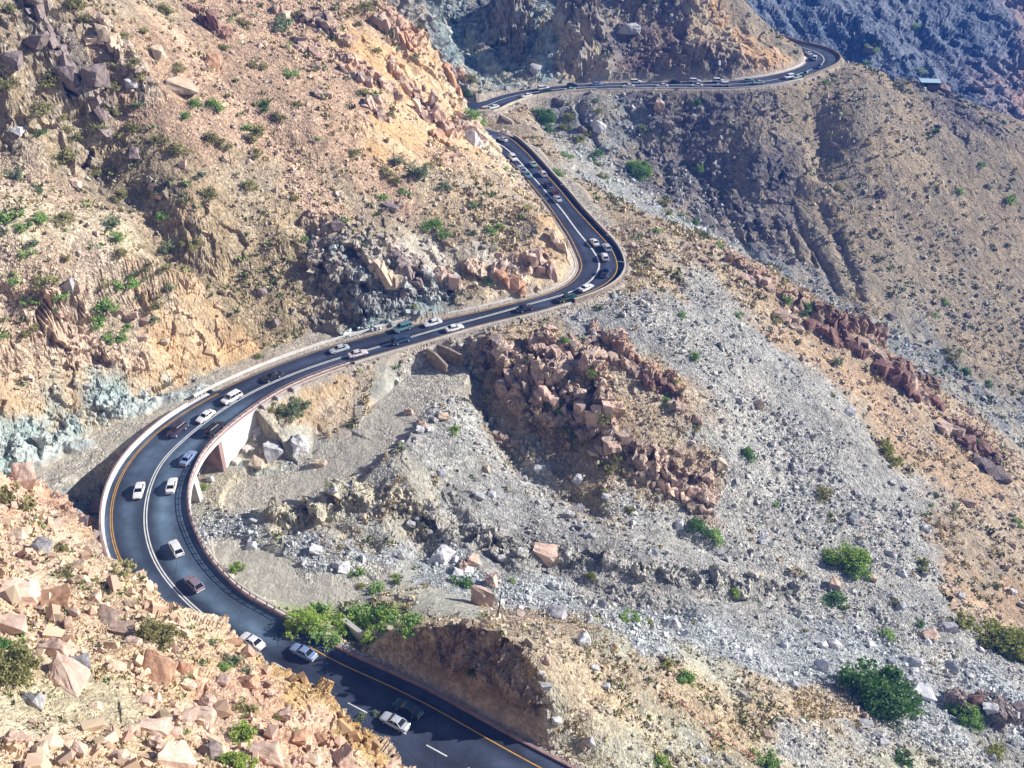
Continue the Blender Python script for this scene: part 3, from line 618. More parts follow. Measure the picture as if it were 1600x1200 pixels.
def ground_mat():
    m, n, l, b = new_mat('ground_soil')
    at = n.new('ShaderNodeVertexColor'); at.layer_name = 'Col'
    geo = n.new('ShaderNodeNewGeometry')
    def vor(scale, feat='F1'):
        v = n.new('ShaderNodeTexVoronoi'); v.inputs['Scale'].default_value = scale; v.feature = feat
        l.new(geo.outputs['Position'], v.inputs['Vector']); return v
    def math_(op, a, b2=None, c=None):
        x = n.new('ShaderNodeMath'); x.operation = op
        for i, s in enumerate((a, b2, c)):
            if s is None: continue
            if isinstance(s, (int, float)): x.inputs[i].default_value = s
            else: l.new(s, x.inputs[i])
        return x.outputs[0]
    v1, v2 = vor(1.5), vor(3.6)
    sep1 = n.new('ShaderNodeSeparateColor'); l.new(v1.outputs['Color'], sep1.inputs[0])
    sep2 = n.new('ShaderNodeSeparateColor'); l.new(v2.outputs['Color'], sep2.inputs[0])
    no = n.new('ShaderNodeTexNoise'); no.inputs['Scale'].default_value = .55; no.inputs['Detail'].default_value = 9; no.inputs['Roughness'].default_value = .68
    l.new(geo.outputs['Position'], no.inputs['Vector'])
    # stones of the scree: each cell has its own value, amount follows the density in alpha
    k1 = math_('MULTIPLY_ADD', sep1.outputs[0], .7, .62); k2 = math_('MULTIPLY_ADD', sep2.outputs[1], .7, .65)
    kn = math_('MULTIPLY_ADD', no.outputs['Fac'], 1.5, .28)
    k = math_('MULTIPLY', math_('MULTIPLY', k1, k2), kn)
    fac = math_('ADD', math_('MULTIPLY', at.outputs['Alpha'], .75), .25)
    km = math_('ADD', math_('MULTIPLY', k, fac), math_('SUBTRACT', 1.0, fac))
    vm = n.new('ShaderNodeVectorMath'); vm.operation = 'SCALE'; l.new(at.outputs['Color'], vm.inputs[0]); l.new(km, vm.inputs['Scale'])
    l.new(vm.outputs[0], b.inputs['Base Color'])
    b.inputs['Roughness'].default_value = .95; b.inputs['Specular IOR Level'].default_value = .12
    # relief of stones
    h1 = math_('SUBTRACT', .45, v1.outputs['Distance']); h2 = math_('SUBTRACT', .45, v2.outputs['Distance'])
    hh = math_('ADD', math_('MULTIPLY', h1, math_('MULTIPLY', sep1.outputs[2], .35)), math_('MULTIPLY', h2, .14))
    hh = math_('MULTIPLY', hh, math_('ADD', math_('MULTIPLY', at.outputs['Alpha'], 1.4), .25))
    hh = math_('ADD', hh, math_('MULTIPLY', no.outputs['Fac'], .3))
    bp = n.new('ShaderNodeBump'); bp.inputs['Strength'].default_value = 1.0; bp.inputs['Distance'].default_value = 1.0
    l.new(hh, bp.inputs['Height']); l.new(bp.outputs[0], b.inputs['Normal'])
    return m
GMAT = ground_mat()
gme = mesh_np('mountain_ground', VV, FF, GMAT, np.concatenate([COLR, rough_a], -1).reshape(-1, 4).astype(np.float32))
ground = link('mountain_ground', gme); tag(ground, kind='structure')
# final lookup from photo pixel to the surface of the built ground
H3 = TZc
_pxy = PIX(VV.astype(np.float64))
def build_buf():
    px, py, d = _pxy; B = 4; W, Hh = 2000 // B, 1500 // B
    bx = ((px + 200) // B).astype(int); by = ((py + 150) // B).astype(int)
    ok = (bx >= 0) & (bx < W) & (by >= 0) & (by < Hh)
    vid = np.nonzero(ok)[0]; o = np.argsort(-d[vid], kind='stable'); vid = vid[o]
    buf = np.full(W * Hh, -1, np.int64); buf[by[vid] * W + bx[vid]] = vid
    return buf.reshape(Hh, W)
BUF = build_buf()
def ground_at(px, py):
    v = lookup(BUF, px, py)
    return Vector(VV[v].tolist()), v
NRM = np.stack([NX, NY, NZ], -1).reshape(-1, 3)
print('ground mesh', len(VV), time.time() - T0)
# ------------------------------------------------------------------ road surface and paint
def asphalt_mat():
    m, n, l, b = new_mat('asphalt')
    geo = n.new('ShaderNodeNewGeometry'); at = n.new('ShaderNodeVertexColor'); at.layer_name = 'Col'
    no = n.new('ShaderNodeTexNoise'); no.inputs['Scale'].default_value = .35; no.inputs['Detail'].default_value = 8; no.inputs['Roughness'].default_value = .7
    l.new(geo.outputs['Position'], no.inputs['Vector'])
    r = n.new('ShaderNodeValToRGB'); r.color_ramp.elements[0].position = .3; r.color_ramp.elements[1].position = .75
    r.color_ramp.elements[0].color = (.75, .75, .75, 1); r.color_ramp.elements[1].color = (1.3, 1.3, 1.3, 1)
    l.new(no.outputs['Fac'], r.inputs[0])
    mx = n.new('ShaderNodeMix'); mx.data_type = 'RGBA'; mx.blend_type = 'MULTIPLY'; mx.inputs[0].default_value = 1
    l.new(at.outputs['Color'], mx.inputs[6]); l.new(r.outputs[0], mx.inputs[7])
    n2 = n.new('ShaderNodeTexNoise'); n2.inputs['Scale'].default_value = .09; n2.inputs['Detail'].default_value = 4; l.new(geo.outputs['Position'], n2.inputs['Vector'])
    vo = n.new('ShaderNodeTexVoronoi'); vo.feature = 'DISTANCE_TO_EDGE'; vo.inputs['Scale'].default_value = .16; l.new(geo.outputs['Position'], vo.inputs['Vector'])
    cr_ = n.new('ShaderNodeMapRange'); cr_.inputs[1].default_value = .0; cr_.inputs[2].default_value = .012; cr_.inputs[3].default_value = .55; cr_.inputs[4].default_value = 1.0; l.new(vo.outputs['Distance'], cr_.inputs[0])
    mp = n.new('ShaderNodeMapRange'); mp.inputs[1].default_value = .35; mp.inputs[2].default_value = .65; mp.inputs[3].default_value = .75; mp.inputs[4].default_value = 1.35; l.new(n2.outputs['Fac'], mp.inputs[0])
    mm = n.new('ShaderNodeMath'); mm.operation = 'MULTIPLY'; l.new(cr_.outputs[0], mm.inputs[0]); l.new(mp.outputs[0], mm.inputs[1])
    vm = n.new('ShaderNodeVectorMath'); vm.operation = 'SCALE'; l.new(mx.outputs[2], vm.inputs[0]); l.new(mm.outputs[0], vm.inputs['Scale']); l.new(vm.outputs[0], b.inputs['Base Color'])
    b.inputs['Roughness'].default_value = .75; b.inputs['Specular IOR Level'].default_value = .35
    return m
AMAT = asphalt_mat()
def strip(name, mat, i0, i1, off0, off1, dz, cols=None, dash=None, wob=0):
    """paint/road strip between two lateral offsets (arrays or numbers, + to the right)"""
    o0 = np.broadcast_to(off0, NR)[i0:i1]; o1 = np.broadcast_to(off1, NR)[i0:i1]
    c = RC[i0:i1]; n_ = nrm_[i0:i1]
    A = c + n_ * o0[:, None]; Bq = c + n_ * o1[:, None]; A[:, 2] += dz; Bq[:, 2] += dz
    v = np.concatenate([A, Bq]); k = len(c); f = [(i, k + i, k + i + 1, i + 1) for i in range(k - 1) if dash is None or dash(i + i0)]
    return v, np.array(f)
# asphalt in 12 lanes across so that tyre wear can be a colour of the surface
NL = 17
vv, cc = [], []
base = np.array([.030, .038, .062]); SARC0 = np.concatenate([[0], np.cumsum(np.linalg.norm(np.diff(RC, axis=0), axis=1))])
for j in range(NL):
    t = j / (NL - 1); off = -WL * (1 - t) + WR * t
    p = RC + nrm_ * off[:, None]; p = p.copy(); vv.append(p)
    lane = np.where(off < 0, off / WL, off / WR)
    worn = .5 + .5 * np.cos((np.abs(lane) - .42) * 2 * np.pi * 1.6)
    s = 1 + .5 * worn + .25 * fbm(SARC0 / 3.0, np.full(NR, j * .9), octs=3, seed=9) + .4 * vnoise(np.arange(NR) / 14.0, np.full(NR, j * .6), seed=7)
    bridge_f = sm((RF == 'b').astype(float)[:, None], 12)[:, 0]
    col = base[None] * s[:, None] * (1 + bridge_f[:, None] * np.array([1.2, 1.6, 1.2])[None] * (1.25 if t > .5 else .55) * (.45 + .55 * worn[:, None]))
    cc.append(col)
vv = np.array(vv); cc = np.array(cc)
idx = np.arange(NL * NR).reshape(NL, NR)
ff = np.stack([idx[:-1, :-1], idx[1:, :-1], idx[1:, 1:], idx[:-1, 1:]], -1).reshape(-1, 4)
road = link('road', mesh_np('road', vv.reshape(-1, 3), ff, AMAT, cc.reshape(-1, 3))); tag(road, kind='structure')
WPAINT = simple_mat('white_paint', (.72, .72, .68), .7, vary=.15, scale=.8)
YPAINT = simple_mat('yellow_paint', (.62, .34, .06), .7, vary=.2, scale=.8)
def arc():
    s = np.concatenate([[0], np.cumsum(np.linalg.norm(np.diff(RC, axis=0), axis=1))]); return s
SARC = arc()
def paint(name, mat, parts):
    V, F = [], []; b = 0
    for v, f in parts:
        if len(f) == 0: continue
        V.append(v); F.append(f + b); b += len(v)
    o = link(name, mesh_np(name, np.concatenate(V), np.concatenate(F), mat)); tag(o, kind='structure'); return o
def fine_dashes(i0, i1, on=3.0, gap=5.0, w=.16):
    s0, s1 = SARC[i0], SARC[i1]; out = []; s = s0
    while s < s1:
        q = np.linspace(s, min(s + on, s1), 6); c = np.stack([np.interp(q, SARC, RC[:, k]) for k in range(3)], 1); n_ = np.stack([np.interp(q, SARC, nrm_[:, k]) for k in range(3)], 1)
        v = np.concatenate([c - n_ * w / 2, c + n_ * w / 2]); v[:, 2] += .02
        out.append((v, np.array([(i, 6 + i, 7 + i, i + 1) for i in range(5)]))); s += on + gap
    return out
i5, i6 = st_idx(5) + 2, st_idx(6)
paint('road_marking_white', WPAINT, fine_dashes(0, i5, 3.6, 3.6, .2) + [strip('', None, i5 + 4, st_idx(21), -.34, -.12, .02), strip('', None, i5 + 4, st_idx(21), .12, .34, .02), strip('', None, st_idx(21) - 1, st_idx(32), -.22, .22, .02),
      strip('', None, st_idx(37), NR, -.16, .16, .02)])
paint('road_marking_yellow', YPAINT, [strip('', None, 0, st_idx(5), -WL + .5, -WL + .68, .02), strip('', None, 0, st_idx(4) + 5, WR - 2.1, WR - 1.92, .02),
      strip('', None, st_idx(6), st_idx(14), -WL + .95, -WL + 1.1, .02), strip('', None, st_idx(6), st_idx(14), -WL + 1.3, -WL + 1.45, .02), strip('', None, st_idx(14), st_idx(32), -WL + .35, -WL + .55, .02),
      strip('', None, st_idx(16), st_idx(21), WR - .5, WR - .36, .02), strip('', None, st_idx(21), st_idx(32), WR - 1.9, WR - 1.65, .02), strip('', None, st_idx(37), NR, WR - .6, WR - .4, .02)])
print('road', time.time() - T0)
# ------------------------------------------------------------------ bridge, walls, kerbs, rails
CONC = simple_mat('pale_concrete', (.60, .56, .50), .85, vary=.18, scale=.5)
CONCW = simple_mat('whitewashed_concrete', (.74, .70, .66), .85, vary=.14, scale=.35)
CONCR = simple_mat('reddish_concrete', (.36, .24, .22), .85, vary=.25, scale=.6)  # on the bridge parapet this tone stands in for inner-side shade
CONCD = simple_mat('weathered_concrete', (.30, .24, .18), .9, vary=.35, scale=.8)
STEEL = simple_mat('galvanised_steel', (.45, .46, .48), .45, metal=.6, vary=.15, scale=2)
RUSTM = simple_mat('brown_metal', (.16, .10, .09), .6, vary=.3, scale=2)
DARKM = simple_mat('dark_metal', (.05, .05, .055), .55)
WOOD = simple_mat('dark_wood', (.07, .05, .035), .85, vary=.3, scale=4)

def sweep(i0, i1, side, prof, step=1, extra=None):
    """sweep a closed profile [(offset beyond the road edge, z)] along the road; side +1 right, -1 left"""
    mb = MB(); rings = []
    for i in range(i0, min(i1, NR - 1) + 1, step):
        e_ = (WR[i] if side > 0 else -WL[i]); zx = extra(i) if extra else 0
        rings.append([tuple(RC[i] + nrm_[i] * (e_ + side * o) + np.array([0, 0, z + (zx if z < -.5 else 0)])) for o, z in prof])
    mb.loft(rings); return mb
def at_road(i, side, o, z=0.0):
    e_ = (WR[i] if side > 0 else -WL[i]); return Vector(RC[i] + nrm_[i] * (e_ + side * o) + np.array([0, 0, z]))

def gz(x, y):
    """ground height near world x,y"""
    r = math.hypot(x, y); a = math.atan2(x, y)
    i = int(np.clip(np.searchsorted(rr, r), 0, NRr - 1)); j = int(np.clip(round((a - az[0]) / (az[1] - az[0])), 0, NA - 1))
    return float(TZc[i, j])

b0, b1, bw = st_idx(5) + 2, st_idx(14) - 2, st_idx(16) + 2
bridge = link('road_bridge', None, loc=P(226, 800, 0)); BL = Vector(bridge.location)
tag(bridge, 'long curved concrete road bridge with pale parapets over the dry wash', 'bridge')
def bpart(name, me_mb, mat, parent=None, **k):
    me_mb.v = [tuple(Vector(p) - BL) for p in me_mb.v]
    return me_mb.build(name, mat, parent or bridge, **k)
deck = MB(); rings = []
for i in range(b0, b1 + 1, 2):
    l = RC[i] - nrm_[i] * (WL[i] + 1.0); r = RC[i] + nrm_[i] * (WR[i] + .55)
    l2 = RC[i] - nrm_[i] * (WL[i] - 1.2); r2 = RC[i] + nrm_[i] * (WR[i] - 1.0)
    rings.append([(l[0], l[1], -.03), (r[0], r[1], -.03), (r[0], r[1], -.9), (r2[0], r2[1], -1.7), (l2[0], l2[1], -1.7), (l[0], l[1], -.9)])
deck.loft(rings); bpart('deck', deck, CONCW)
# inner (river side) parapet: solid base in a dark reddish tone for its inner-side shade, coping, posts and rail
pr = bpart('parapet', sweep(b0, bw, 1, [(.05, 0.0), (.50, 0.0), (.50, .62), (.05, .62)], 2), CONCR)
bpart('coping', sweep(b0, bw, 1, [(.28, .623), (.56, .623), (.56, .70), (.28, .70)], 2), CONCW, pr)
rail = MB(); prev = None; npost = 0
s = SARC[b0]
while s < SARC[bw]:
    i = int(np.searchsorted(SARC, s)); p = at_road(i, 1, .40, .70)
    po = MB(); po.box(tuple(p + Vector((0, 0, .30))), (.2, .2, .62)); bpart('post', po, CONCR, pr); npost += 1
    t = p + Vector((0, 0, .6))
    if prev is not None:
        rail.tube(prev, t, .06, n=5); rail.tube(prev - Vector((0, 0, .28)), t - Vector((0, 0, .28)), .035, n=5)
    prev = t; s += 2.1
bpart('handrail', rail, CONCR, pr)
# outer (mountain side) walkway and parapet
b0l, b1l = int(7.9 * NSUB), st_idx(13) + 4
bpart('walkway', sweep(b0l, b1l, -1, [(.02, 0.0), (.38, 0.0), (.38, .2), (.02, .2)], 2), CONCW)
pl_ = bpart('parapet', sweep(b0l, b1l, -1, [(.42, -.4), (.70, -.4), (.70, .8), (.42, .8)], 2), CONCW)
cap = bpart('coping', sweep(b0l, b1l, -1, [(.40, .803), (.74, .803), (.74, .88), (.40, .88)], 2), CONCR, pl_)
# pier and abutments
def pier(i, wdt, name, base):
    c = Vector(RC[i]); t = Vector(tan_[i]); n_ = Vector(nrm_[i]); mb = MB(); rings = []
    for z, k in ((-1.68, 1.0), (-2.6, .82), (base, .95)):
        a = WR[i] * k; b = WL[i] * k
        rings.append([tuple(c + n_ * a + t * wdt + Vector((0, 0, z))), tuple(c + n_ * a - t * wdt + Vector((0, 0, z))), tuple(c - n_ * b - t * wdt + Vector((0, 0, z))), tuple(c - n_ * b + t * wdt + Vector((0, 0, z)))])
    mb.loft(rings); bpart(name, mb, CONC)
for k in (6.6, 8.2, 9.8, 11.3):
    pier(int(k * NSUB), .7, 'pier', -16)
iw0 = int(12.75 * NSUB)
# wing wall under the right-hand edge, from the last open span to where the slope takes over
mb = MB(); rings = []
for i in range(iw0, bw + 1, 2):
    t = (i - iw0) / (bw - iw0); zb = -12.5 + 11.2 * t ** 1.3
    a = at_road(i, 1, .52); b = at_road(i, 1, -.2)
    rings.append([(a.x, a.y, -.05), (b.x, b.y, -.05), (b.x, b.y, zb), (a.x, a.y, zb)])
mb.loft(rings); bpart('abutment_wall', mb, CONCW)
mb = MB(); p = at_road(iw0, 1, .56); q = at_road(iw0, -1, .5); t = Vector(tan_[iw0]) * -.35
mb.add([p + t * 0, p + t * 3, q + t * 3, q, p + t * 0 + Vector((0, 0, -12.8)), p + t * 3 + Vector((0, 0, -12.8)), q + t * 3 + Vector((0, 0, -12.8)), q + Vector((0, 0, -12.8))], [(0, 1, 2, 3), (7, 6, 5, 4), (0, 4, 5, 1), (1, 5, 6, 2), (2, 6, 7, 3), (3, 7, 4, 0)])
mb.v = [(v[0], v[1], v[2] - 1.0) for v in mb.v]; bpart('abutment', mb, CONCR)
for k in range(6):       # stepped footing blocks climbing the abutment
    i = int(13.0 * NSUB + k * 4); a = at_road(i, 1, 1.5); zb = gz(a.x, a.y)
    mb = MB(); mb.box((a.x, a.y, zb + .1), (1.7, 1.1, 1.0), rz=math.atan2(tan_[i][1], tan_[i][0])); bpart('footing', mb, CONC)

def rail_thing(name, label, cat, mb, mat, i):
    p = Vector(RC[i]); mb.v = [tuple(Vector(v) - p) for v in mb.v]
    o = mb.build(name, mat); o.location = p; tag(o, label, cat); return o
# outer kerb wall of the bend and straight
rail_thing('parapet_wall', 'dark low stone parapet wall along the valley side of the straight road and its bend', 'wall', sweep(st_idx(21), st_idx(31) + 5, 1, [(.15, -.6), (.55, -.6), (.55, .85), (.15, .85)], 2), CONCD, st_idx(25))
rail_thing('parapet_coping', 'pale coping strip on top of the parapet wall along the straight road', 'coping', sweep(st_idx(21), st_idx(31) + 5, 1, [(.12, .853), (.60, .853), (.60, .93), (.12, .93)], 2), CONC, st_idx(25))
rail_thing('kerb', 'pale kerb along the valley side of the road between bridge and bend', 'kerb', sweep(st_idx(16) + 3, st_idx(21), 1, [(.1, -.3), (.5, -.3), (.5, .18), (.1, .18)], 2), CONC, st_idx(18))
rail_thing('kerb', 'white kerb below the rock cut, between dirt track and road', 'kerb', sweep(st_idx(13) + 6, st_idx(17), -1, [(2.1, -.3), (2.45, -.3), (2.45, .35), (2.1, .35)], 2), CONCW, st_idx(15))
rail_thing('barrier', 'short white concrete barrier at the foot of the dark cliff', 'barrier', sweep(int(17.1 * NSUB), int(17.9 * NSUB), -1, [(1.9, -.3), (2.4, -.3), (2.3, .85), (2.0, .85)], 1), CONCW, st_idx(17))
rail_thing('barrier', 'long low white barrier along the mountain side before the tight bend', 'barrier', sweep(int(18.4 * NSUB), int(19.7 * NSUB), -1, [(1.6, -.3), (1.95, -.3), (1.9, .45), (1.65, .45)], 1), CONCW, st_idx(19))
rail_thing('kerb', 'pale curved kerb round the inside of the tight bend', 'kerb', sweep(st_idx(20), st_idx(25), -1, [(1.1, -.3), (1.5, -.3), (1.5, .22), (1.1, .22)], 1), CONC, st_idx(22))
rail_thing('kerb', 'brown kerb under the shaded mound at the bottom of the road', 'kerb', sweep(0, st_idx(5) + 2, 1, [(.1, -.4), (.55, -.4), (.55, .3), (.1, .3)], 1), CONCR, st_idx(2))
rail_thing('barrier', 'pale bridge-end barrier beside the green thicket', 'barrier', sweep(st_idx(4) + 6, st_idx(5) + 2, 1, [(.12, .303), (.48, .303), (.40, .95), (.2, .95)], 1), CONCW, st_idx(5))
# far road
rail_thing('retaining_wall', 'cream retaining wall of the upper road above the tan shoulder', 'wall', sweep(st_idx(35), st_idx(41), 1, [(.2, -4.5), (.7, -4.5), (.7, .75), (.2, .75)], 2), simple_mat('cream_stone', (.56, .50, .38), .9, vary=.2, scale=.5), st_idx(38))
rail_thing('kerb', 'thin pale kerb along the far road above the purple cliff', 'kerb', sweep(st_idx(41), st_idx(47), 1, [(.3, -.5), (.7, -.5), (.7, .35), (.3, .35)], 2), CONC, st_idx(44))
rail_thing('parapet_wall', 'low parapet wall round the outside of the farthest hairpin', 'wall', sweep(st_idx(47), st_idx(55), 1, [(.3, -.6), (.75, -.6), (.75, .95), (.3, .95)], 2), CONCD, st_idx(51))
rail_thing('kerb', 'white kerb round the inside of the farthest hairpin', 'kerb', sweep(st_idx(45), st_idx(50), -1, [(1.2, -.4), (1.8, -.4), (1.8, .25), (1.2, .25)], 2), CONCW, st_idx(47))

# culvert wing walls where the wash passes under the road
def wall_slab(name, label, pts, top, thick, mat, cat='wall'):
    """pts: photo pixels + ground heights of the wall's foot line; top: heights"""
    V_ = []; A = [Vector(P(*p)) for p in pts]
    mb = MB(); rings = []
    for k, a in enumerate(A):
        d = (A[min(k + 1, len(A) - 1)] - A[max(k - 1, 0)]); d.z = 0; d.normalize(); n_ = Vector((-d.y, d.x, 0)) * thick / 2
        tz = top[k]
        rings.append([tuple(a - n_ - Vector((0, 0, 1.5))), tuple(a + n_ - Vector((0, 0, 1.5))), (a.x + n_.x, a.y + n_.y, tz), (a.x - n_.x, a.y - n_.y, tz)])
    mb.loft(rings); c = A[0]; mb.v = [tuple(Vector(v) - c) for v in mb.v]
    o = mb.build(name, mat); o.location = c; tag(o, label, cat); return o
wall_slab('wing_wall', 'nearer brown culvert wing wall sticking out below the road', [(668, 556, -2.5), (682, 566, -3.2), (699, 580, -4.3)], [-.3, -.8, -2.6], .6, CONCD)
wall_slab('wing_wall', 'farther brown culvert wing wall beside the rust-coloured rocks', [(684, 549, -2.4), (704, 558, -3.0), (724, 566, -3.6)], [-.3, -.7, -1.8], .6, CONCD)
wall_slab('culvert_headwall', 'shaded culvert headwall between the two wing walls', [(667, 556, -2.5), (685, 549, -2.5)], [-.4, -.4], .5, CONC)
wall_slab('garden_wall', 'pale straight wall running through the green thicket by the bridge end', [(538, 975, -3.0), (557, 991, -2.4), (576, 1006, -1.8)], [-1.7, -1.0, -.3], .8, CONC)
wall_slab('drain_wall', 'tan drain wall on the shoulder below the upper road', [(778, 186, -1.2), (792, 193, -1.4), (802, 197, -1.6)], [1.2, .9, .2], .6, CONC)
# concrete block fallen beside the abutment
g, _ = ground_at(397, 672); mb = MB(); mb.box((0, 0, .5), (2.6, 1.7, 1.2), rz=.5, rx=.2); o = mb.build('concrete_block', CONC, bevel=.06); o.location = g
tag(o, 'tilted concrete block lying beside the white abutment wall', 'block')

# round road sign at the end of the bridge parapet
sp = P(543, 1026, 0.0); sgn = link('road_sign', None, loc=sp); tag(sgn, 'round white road sign with dark border beside the bridge end', 'road sign')
mb = MB(); mb.tube((0, 0, -.3), (0, 0, 2.6), .05, n=6); mb.build('post', STEEL, sgn)
dirn = Vector((.35, -.94, 0)).normalized()
mb = MB(); mb.tube(Vector((0, 0, 2.3)) - dirn * .02, Vector((0, 0, 2.3)) + dirn * .03, .62, n=24); mb.build('sign_rim', simple_mat('sign_dark', (.03, .04, .10), .5), sgn)
mb = MB(); mb.tube(Vector((0, 0, 2.3)) + dirn * .031, Vector((0, 0, 2.3)) + dirn * .05, .48, n=24); mb.build('sign_face', simple_mat('sign_white', (.75, .76, .80), .5), sgn)
u_ = Vector((dirn.y, -dirn.x, 0)) * -1
mb = MB()
for k, (cx_, seg) in enumerate(((-.17, 0), (.17, 1))):      # dark figures on the plate
    for q in range(12):
        t0, t1 = 2 * math.pi * q / 12, 2 * math.pi * (q + 1) / 12
        if seg == 0 and 1 <= q <= 2: continue
        o0 = Vector((0, 0, 2.3)) + dirn * .06 + u_ * (cx_ + .11 * math.cos(t0)) + Vector((0, 0, .19 * math.sin(t0)))
        o1 = Vector((0, 0, 2.3)) + dirn * .06 + u_ * (cx_ + .11 * math.cos(t1)) + Vector((0, 0, .19 * math.sin(t1)))
        mb.tube(o0, o1, .035, n=4)
mb.build('figures', bpy.data.materials['sign_dark'], sgn)

# wooden and steel poles on the slopes
def pole(px, py_base, h_px, label, arm=False, lean=(0, 0), mat=None):
    g, v = ground_at(px, py_base); d = PIX(np.array(g))[2]; h = h_px * d / FPX / .80
    o = link('utility_pole', None, loc=g); tag(o, label, 'pole', 'bare poles standing on the slopes')
    mb = MB(); mb.tube((0, 0, -.6), (lean[0], lean[1], h), .13, .08, n=6); mb.build('shaft', mat or WOOD, o)
    if arm:
        mb = MB(); mb.box((lean[0], lean[1], h - .35), (1.5, .12, .12)); mb.build('crossarm', mat or WOOD, o)
    return o
pole(777, 962, 46, 'dark leaning pole on top of the mound beside the road', lean=(.7, 0), arm=False)
pole(618, 258, 26, 'thin dark pole on the pink slope above the dark cliff, the left one of two')
pole(760, 300, 24, 'thin dark pole on the pink slope, the right one of two, near the straight road')
pole(1065, 362, 28, 'thin pole beside the pale stones right of the tight bend')
pole(1533, 682, 34, 'dark pole standing on the rocky crest at the right edge')
pole(363, 256, 18, 'short dark post among bushes on the upper left slope'); pole(496, 252, 12, 'small stub pole on the pink slope left of the two thin poles')
pole(929, 454, 0.1, 'x') if False else None
def lamp(i, side, o_, label):
    p = at_road(i, side, o_); b = link('lamp_post', None, loc=p); tag(b, label, 'post', 'short white posts on the parapet of the bend')
    d = Vector(-nrm_[i]) * side
    mb = MB(); mb.tube((0, 0, .8), (0, 0, 2.3), .09, .07, n=6); mb.build('shaft', CONCW, b)
    mb = MB(); mb.tube((0, 0, 2.28), d * 2.6 + Vector((0, 0, 2.5)), .07, .05, n=5); mb.build('arm', CONCW, b)
lamp(int(25.1 * NSUB), 1, .35, 'white post with an arm on the parapet at the upper end of the tight bend')
lamp(int(23.2 * NSUB), 1, .35, 'white post with an arm on the parapet in the middle of the tight bend')
lamp(int(28.0 * NSUB), 1, .35, 'white post with an arm on the parapet half way up the straight')

# shed on the far ridge
g, _ = ground_at(1450, 136); sh = link('hut', None, loc=g); sh.rotation_euler.z = -.1; tag(sh, 'small stone hut with a pale blue flat roof on the far ridge', 'hut')
mb = MB(); mb.box((0, 1.6, 1.0), (7.5, .4, 3.4)); mb.box((-3.6, 0, 1.0), (.4, 3.0, 3.4)); mb.box((3.6, 0, 1.0), (.4, 3.0, 3.4)); mb.box((1.0, -1.5, .5), (4.8, .4, 2.4)); mb.build('wall', simple_mat('hut_wall', (.16, .13, .15), .9, vary=.3), sh)
mb = MB(); mb.box((0, .1, 2.95), (8.6, 4.6, .22), rx=.09); mb.build('roof', simple_mat('hut_roof', (.42, .58, .66), .6, vary=.15), sh)
g, _ = ground_at(1443, 141); mb = MB(); mb.tube((0, 0, 0), (0, 0, 1.2), .7, n=12); mb.tube((0, 0, 1.2), (0, 0, 1.45), .7, .25, n=12); o = mb.build('water_tank', CONCW); o.location = g; tag(o, 'small white drum in front of the hut on the far ridge', 'tank')

# red and white tape along the lower right slope
line = [(1040, 1082), (1062, 1095), (1080, 1112), (1100, 1130), (1120, 1146), (1145, 1165), (1170, 1180), (1200, 1196)]
pts = [ground_at(*p)[0] + Vector((0, 0, .5)) for p in line]
mr = MB(); k = 0; c0 = pts[0]; tp = link('barrier_tape', None, loc=c0); REDP = simple_mat('red_plastic', (.55, .06, .05), .6)
for a, b in zip(pts[:-1], pts[1:]):
    for q in range(6):
        p0 = a.lerp(b, q / 6); p1 = a.lerp(b, (q + 1) / 6); q_ = MB(); q_.tube(p0 - c0, p1 - c0, .07, n=4); q_.build('red_band' if k % 3 < 2 else 'white_band', REDP if k % 3 < 2 else CONCW, tp); k += 1
tag(tp, 'red and white barrier line running down the lower right slope', 'barrier')
for p in pts:
    mb = MB(); mb.tube(p + Vector((0, 0, .2)) - c0, p - Vector((0, 0, 1.0)) - c0, .06, n=5); mb.build('stake', WOOD, tp)
print('structures', time.time() - T0)
# ------------------------------------------------------------------ stones
def hull_rock(npts, seed, box=.35, flat=1.0):
    r = np.random.default_rng(seed); p = r.normal(size=(npts, 3)); p /= np.linalg.norm(p, axis=1)[:, None]
    c = p / np.abs(p).max(1)[:, None]; p = p * (1 - box) + c * box * .8; p *= (.8 + .2 * r.random((npts, 1))); p[:, 2] *= flat
    bm = bmesh.new()
    for q in p: bm.verts.new(q)
    ret = bmesh.ops.convex_hull(bm, input=bm.verts[:])
    for g_ in [e_ for e_ in ret['geom_interior'] if isinstance(e_, bmesh.types.BMVert)]: bm.verts.remove(g_)
    return bm
def block_hull(seed, jit=.28, extra=4, round_=.0):
    r = np.random.default_rng(seed); p = np.array([(x, y, z) for x in (-1, 1) for y in (-1, 1) for z in (-1, 1)], float) * .78
    p += r.uniform(-jit, jit, p.shape); q = r.normal(size=(extra, 3)); q /= np.linalg.norm(q, axis=1)[:, None]; p = np.vstack([p, q * r.uniform(.85, 1.05, (extra, 1))])
    bm = bmesh.new()
    for v in p: bm.verts.new(v)
    ret = bmesh.ops.convex_hull(bm, input=bm.verts[:])
    for g_ in [e_ for e_ in ret['geom_interior'] if isinstance(e_, bmesh.types.BMVert)]: bm.verts.remove(g_)
    return bm
def stone_mat():
    m, n, l, b = new_mat('stone')
    at = n.new('ShaderNodeVertexColor'); at.layer_name = 'Col'; l.new(at.outputs['Color'], b.inputs['Base Color'])
    b.inputs['Roughness'].default_value = .9; b.inputs['Specular IOR Level'].default_value = .15
    return m
SMAT = stone_mat()
KF = K.reshape(-1, K.shape[-1]); RDf = RD.ravel(); GXf, GYf = GX.ravel(), GY.ravel()
TRK = TRACKD.ravel() if 'TRACKD' in globals() else np.full(len(RDf), 99.)
px_, py_, dd_ = _pxy
NZf = NZ.ravel()
inview = (px_ > -160) & (px_ < 1760) & (py_ > -130) & (py_ < 1340)
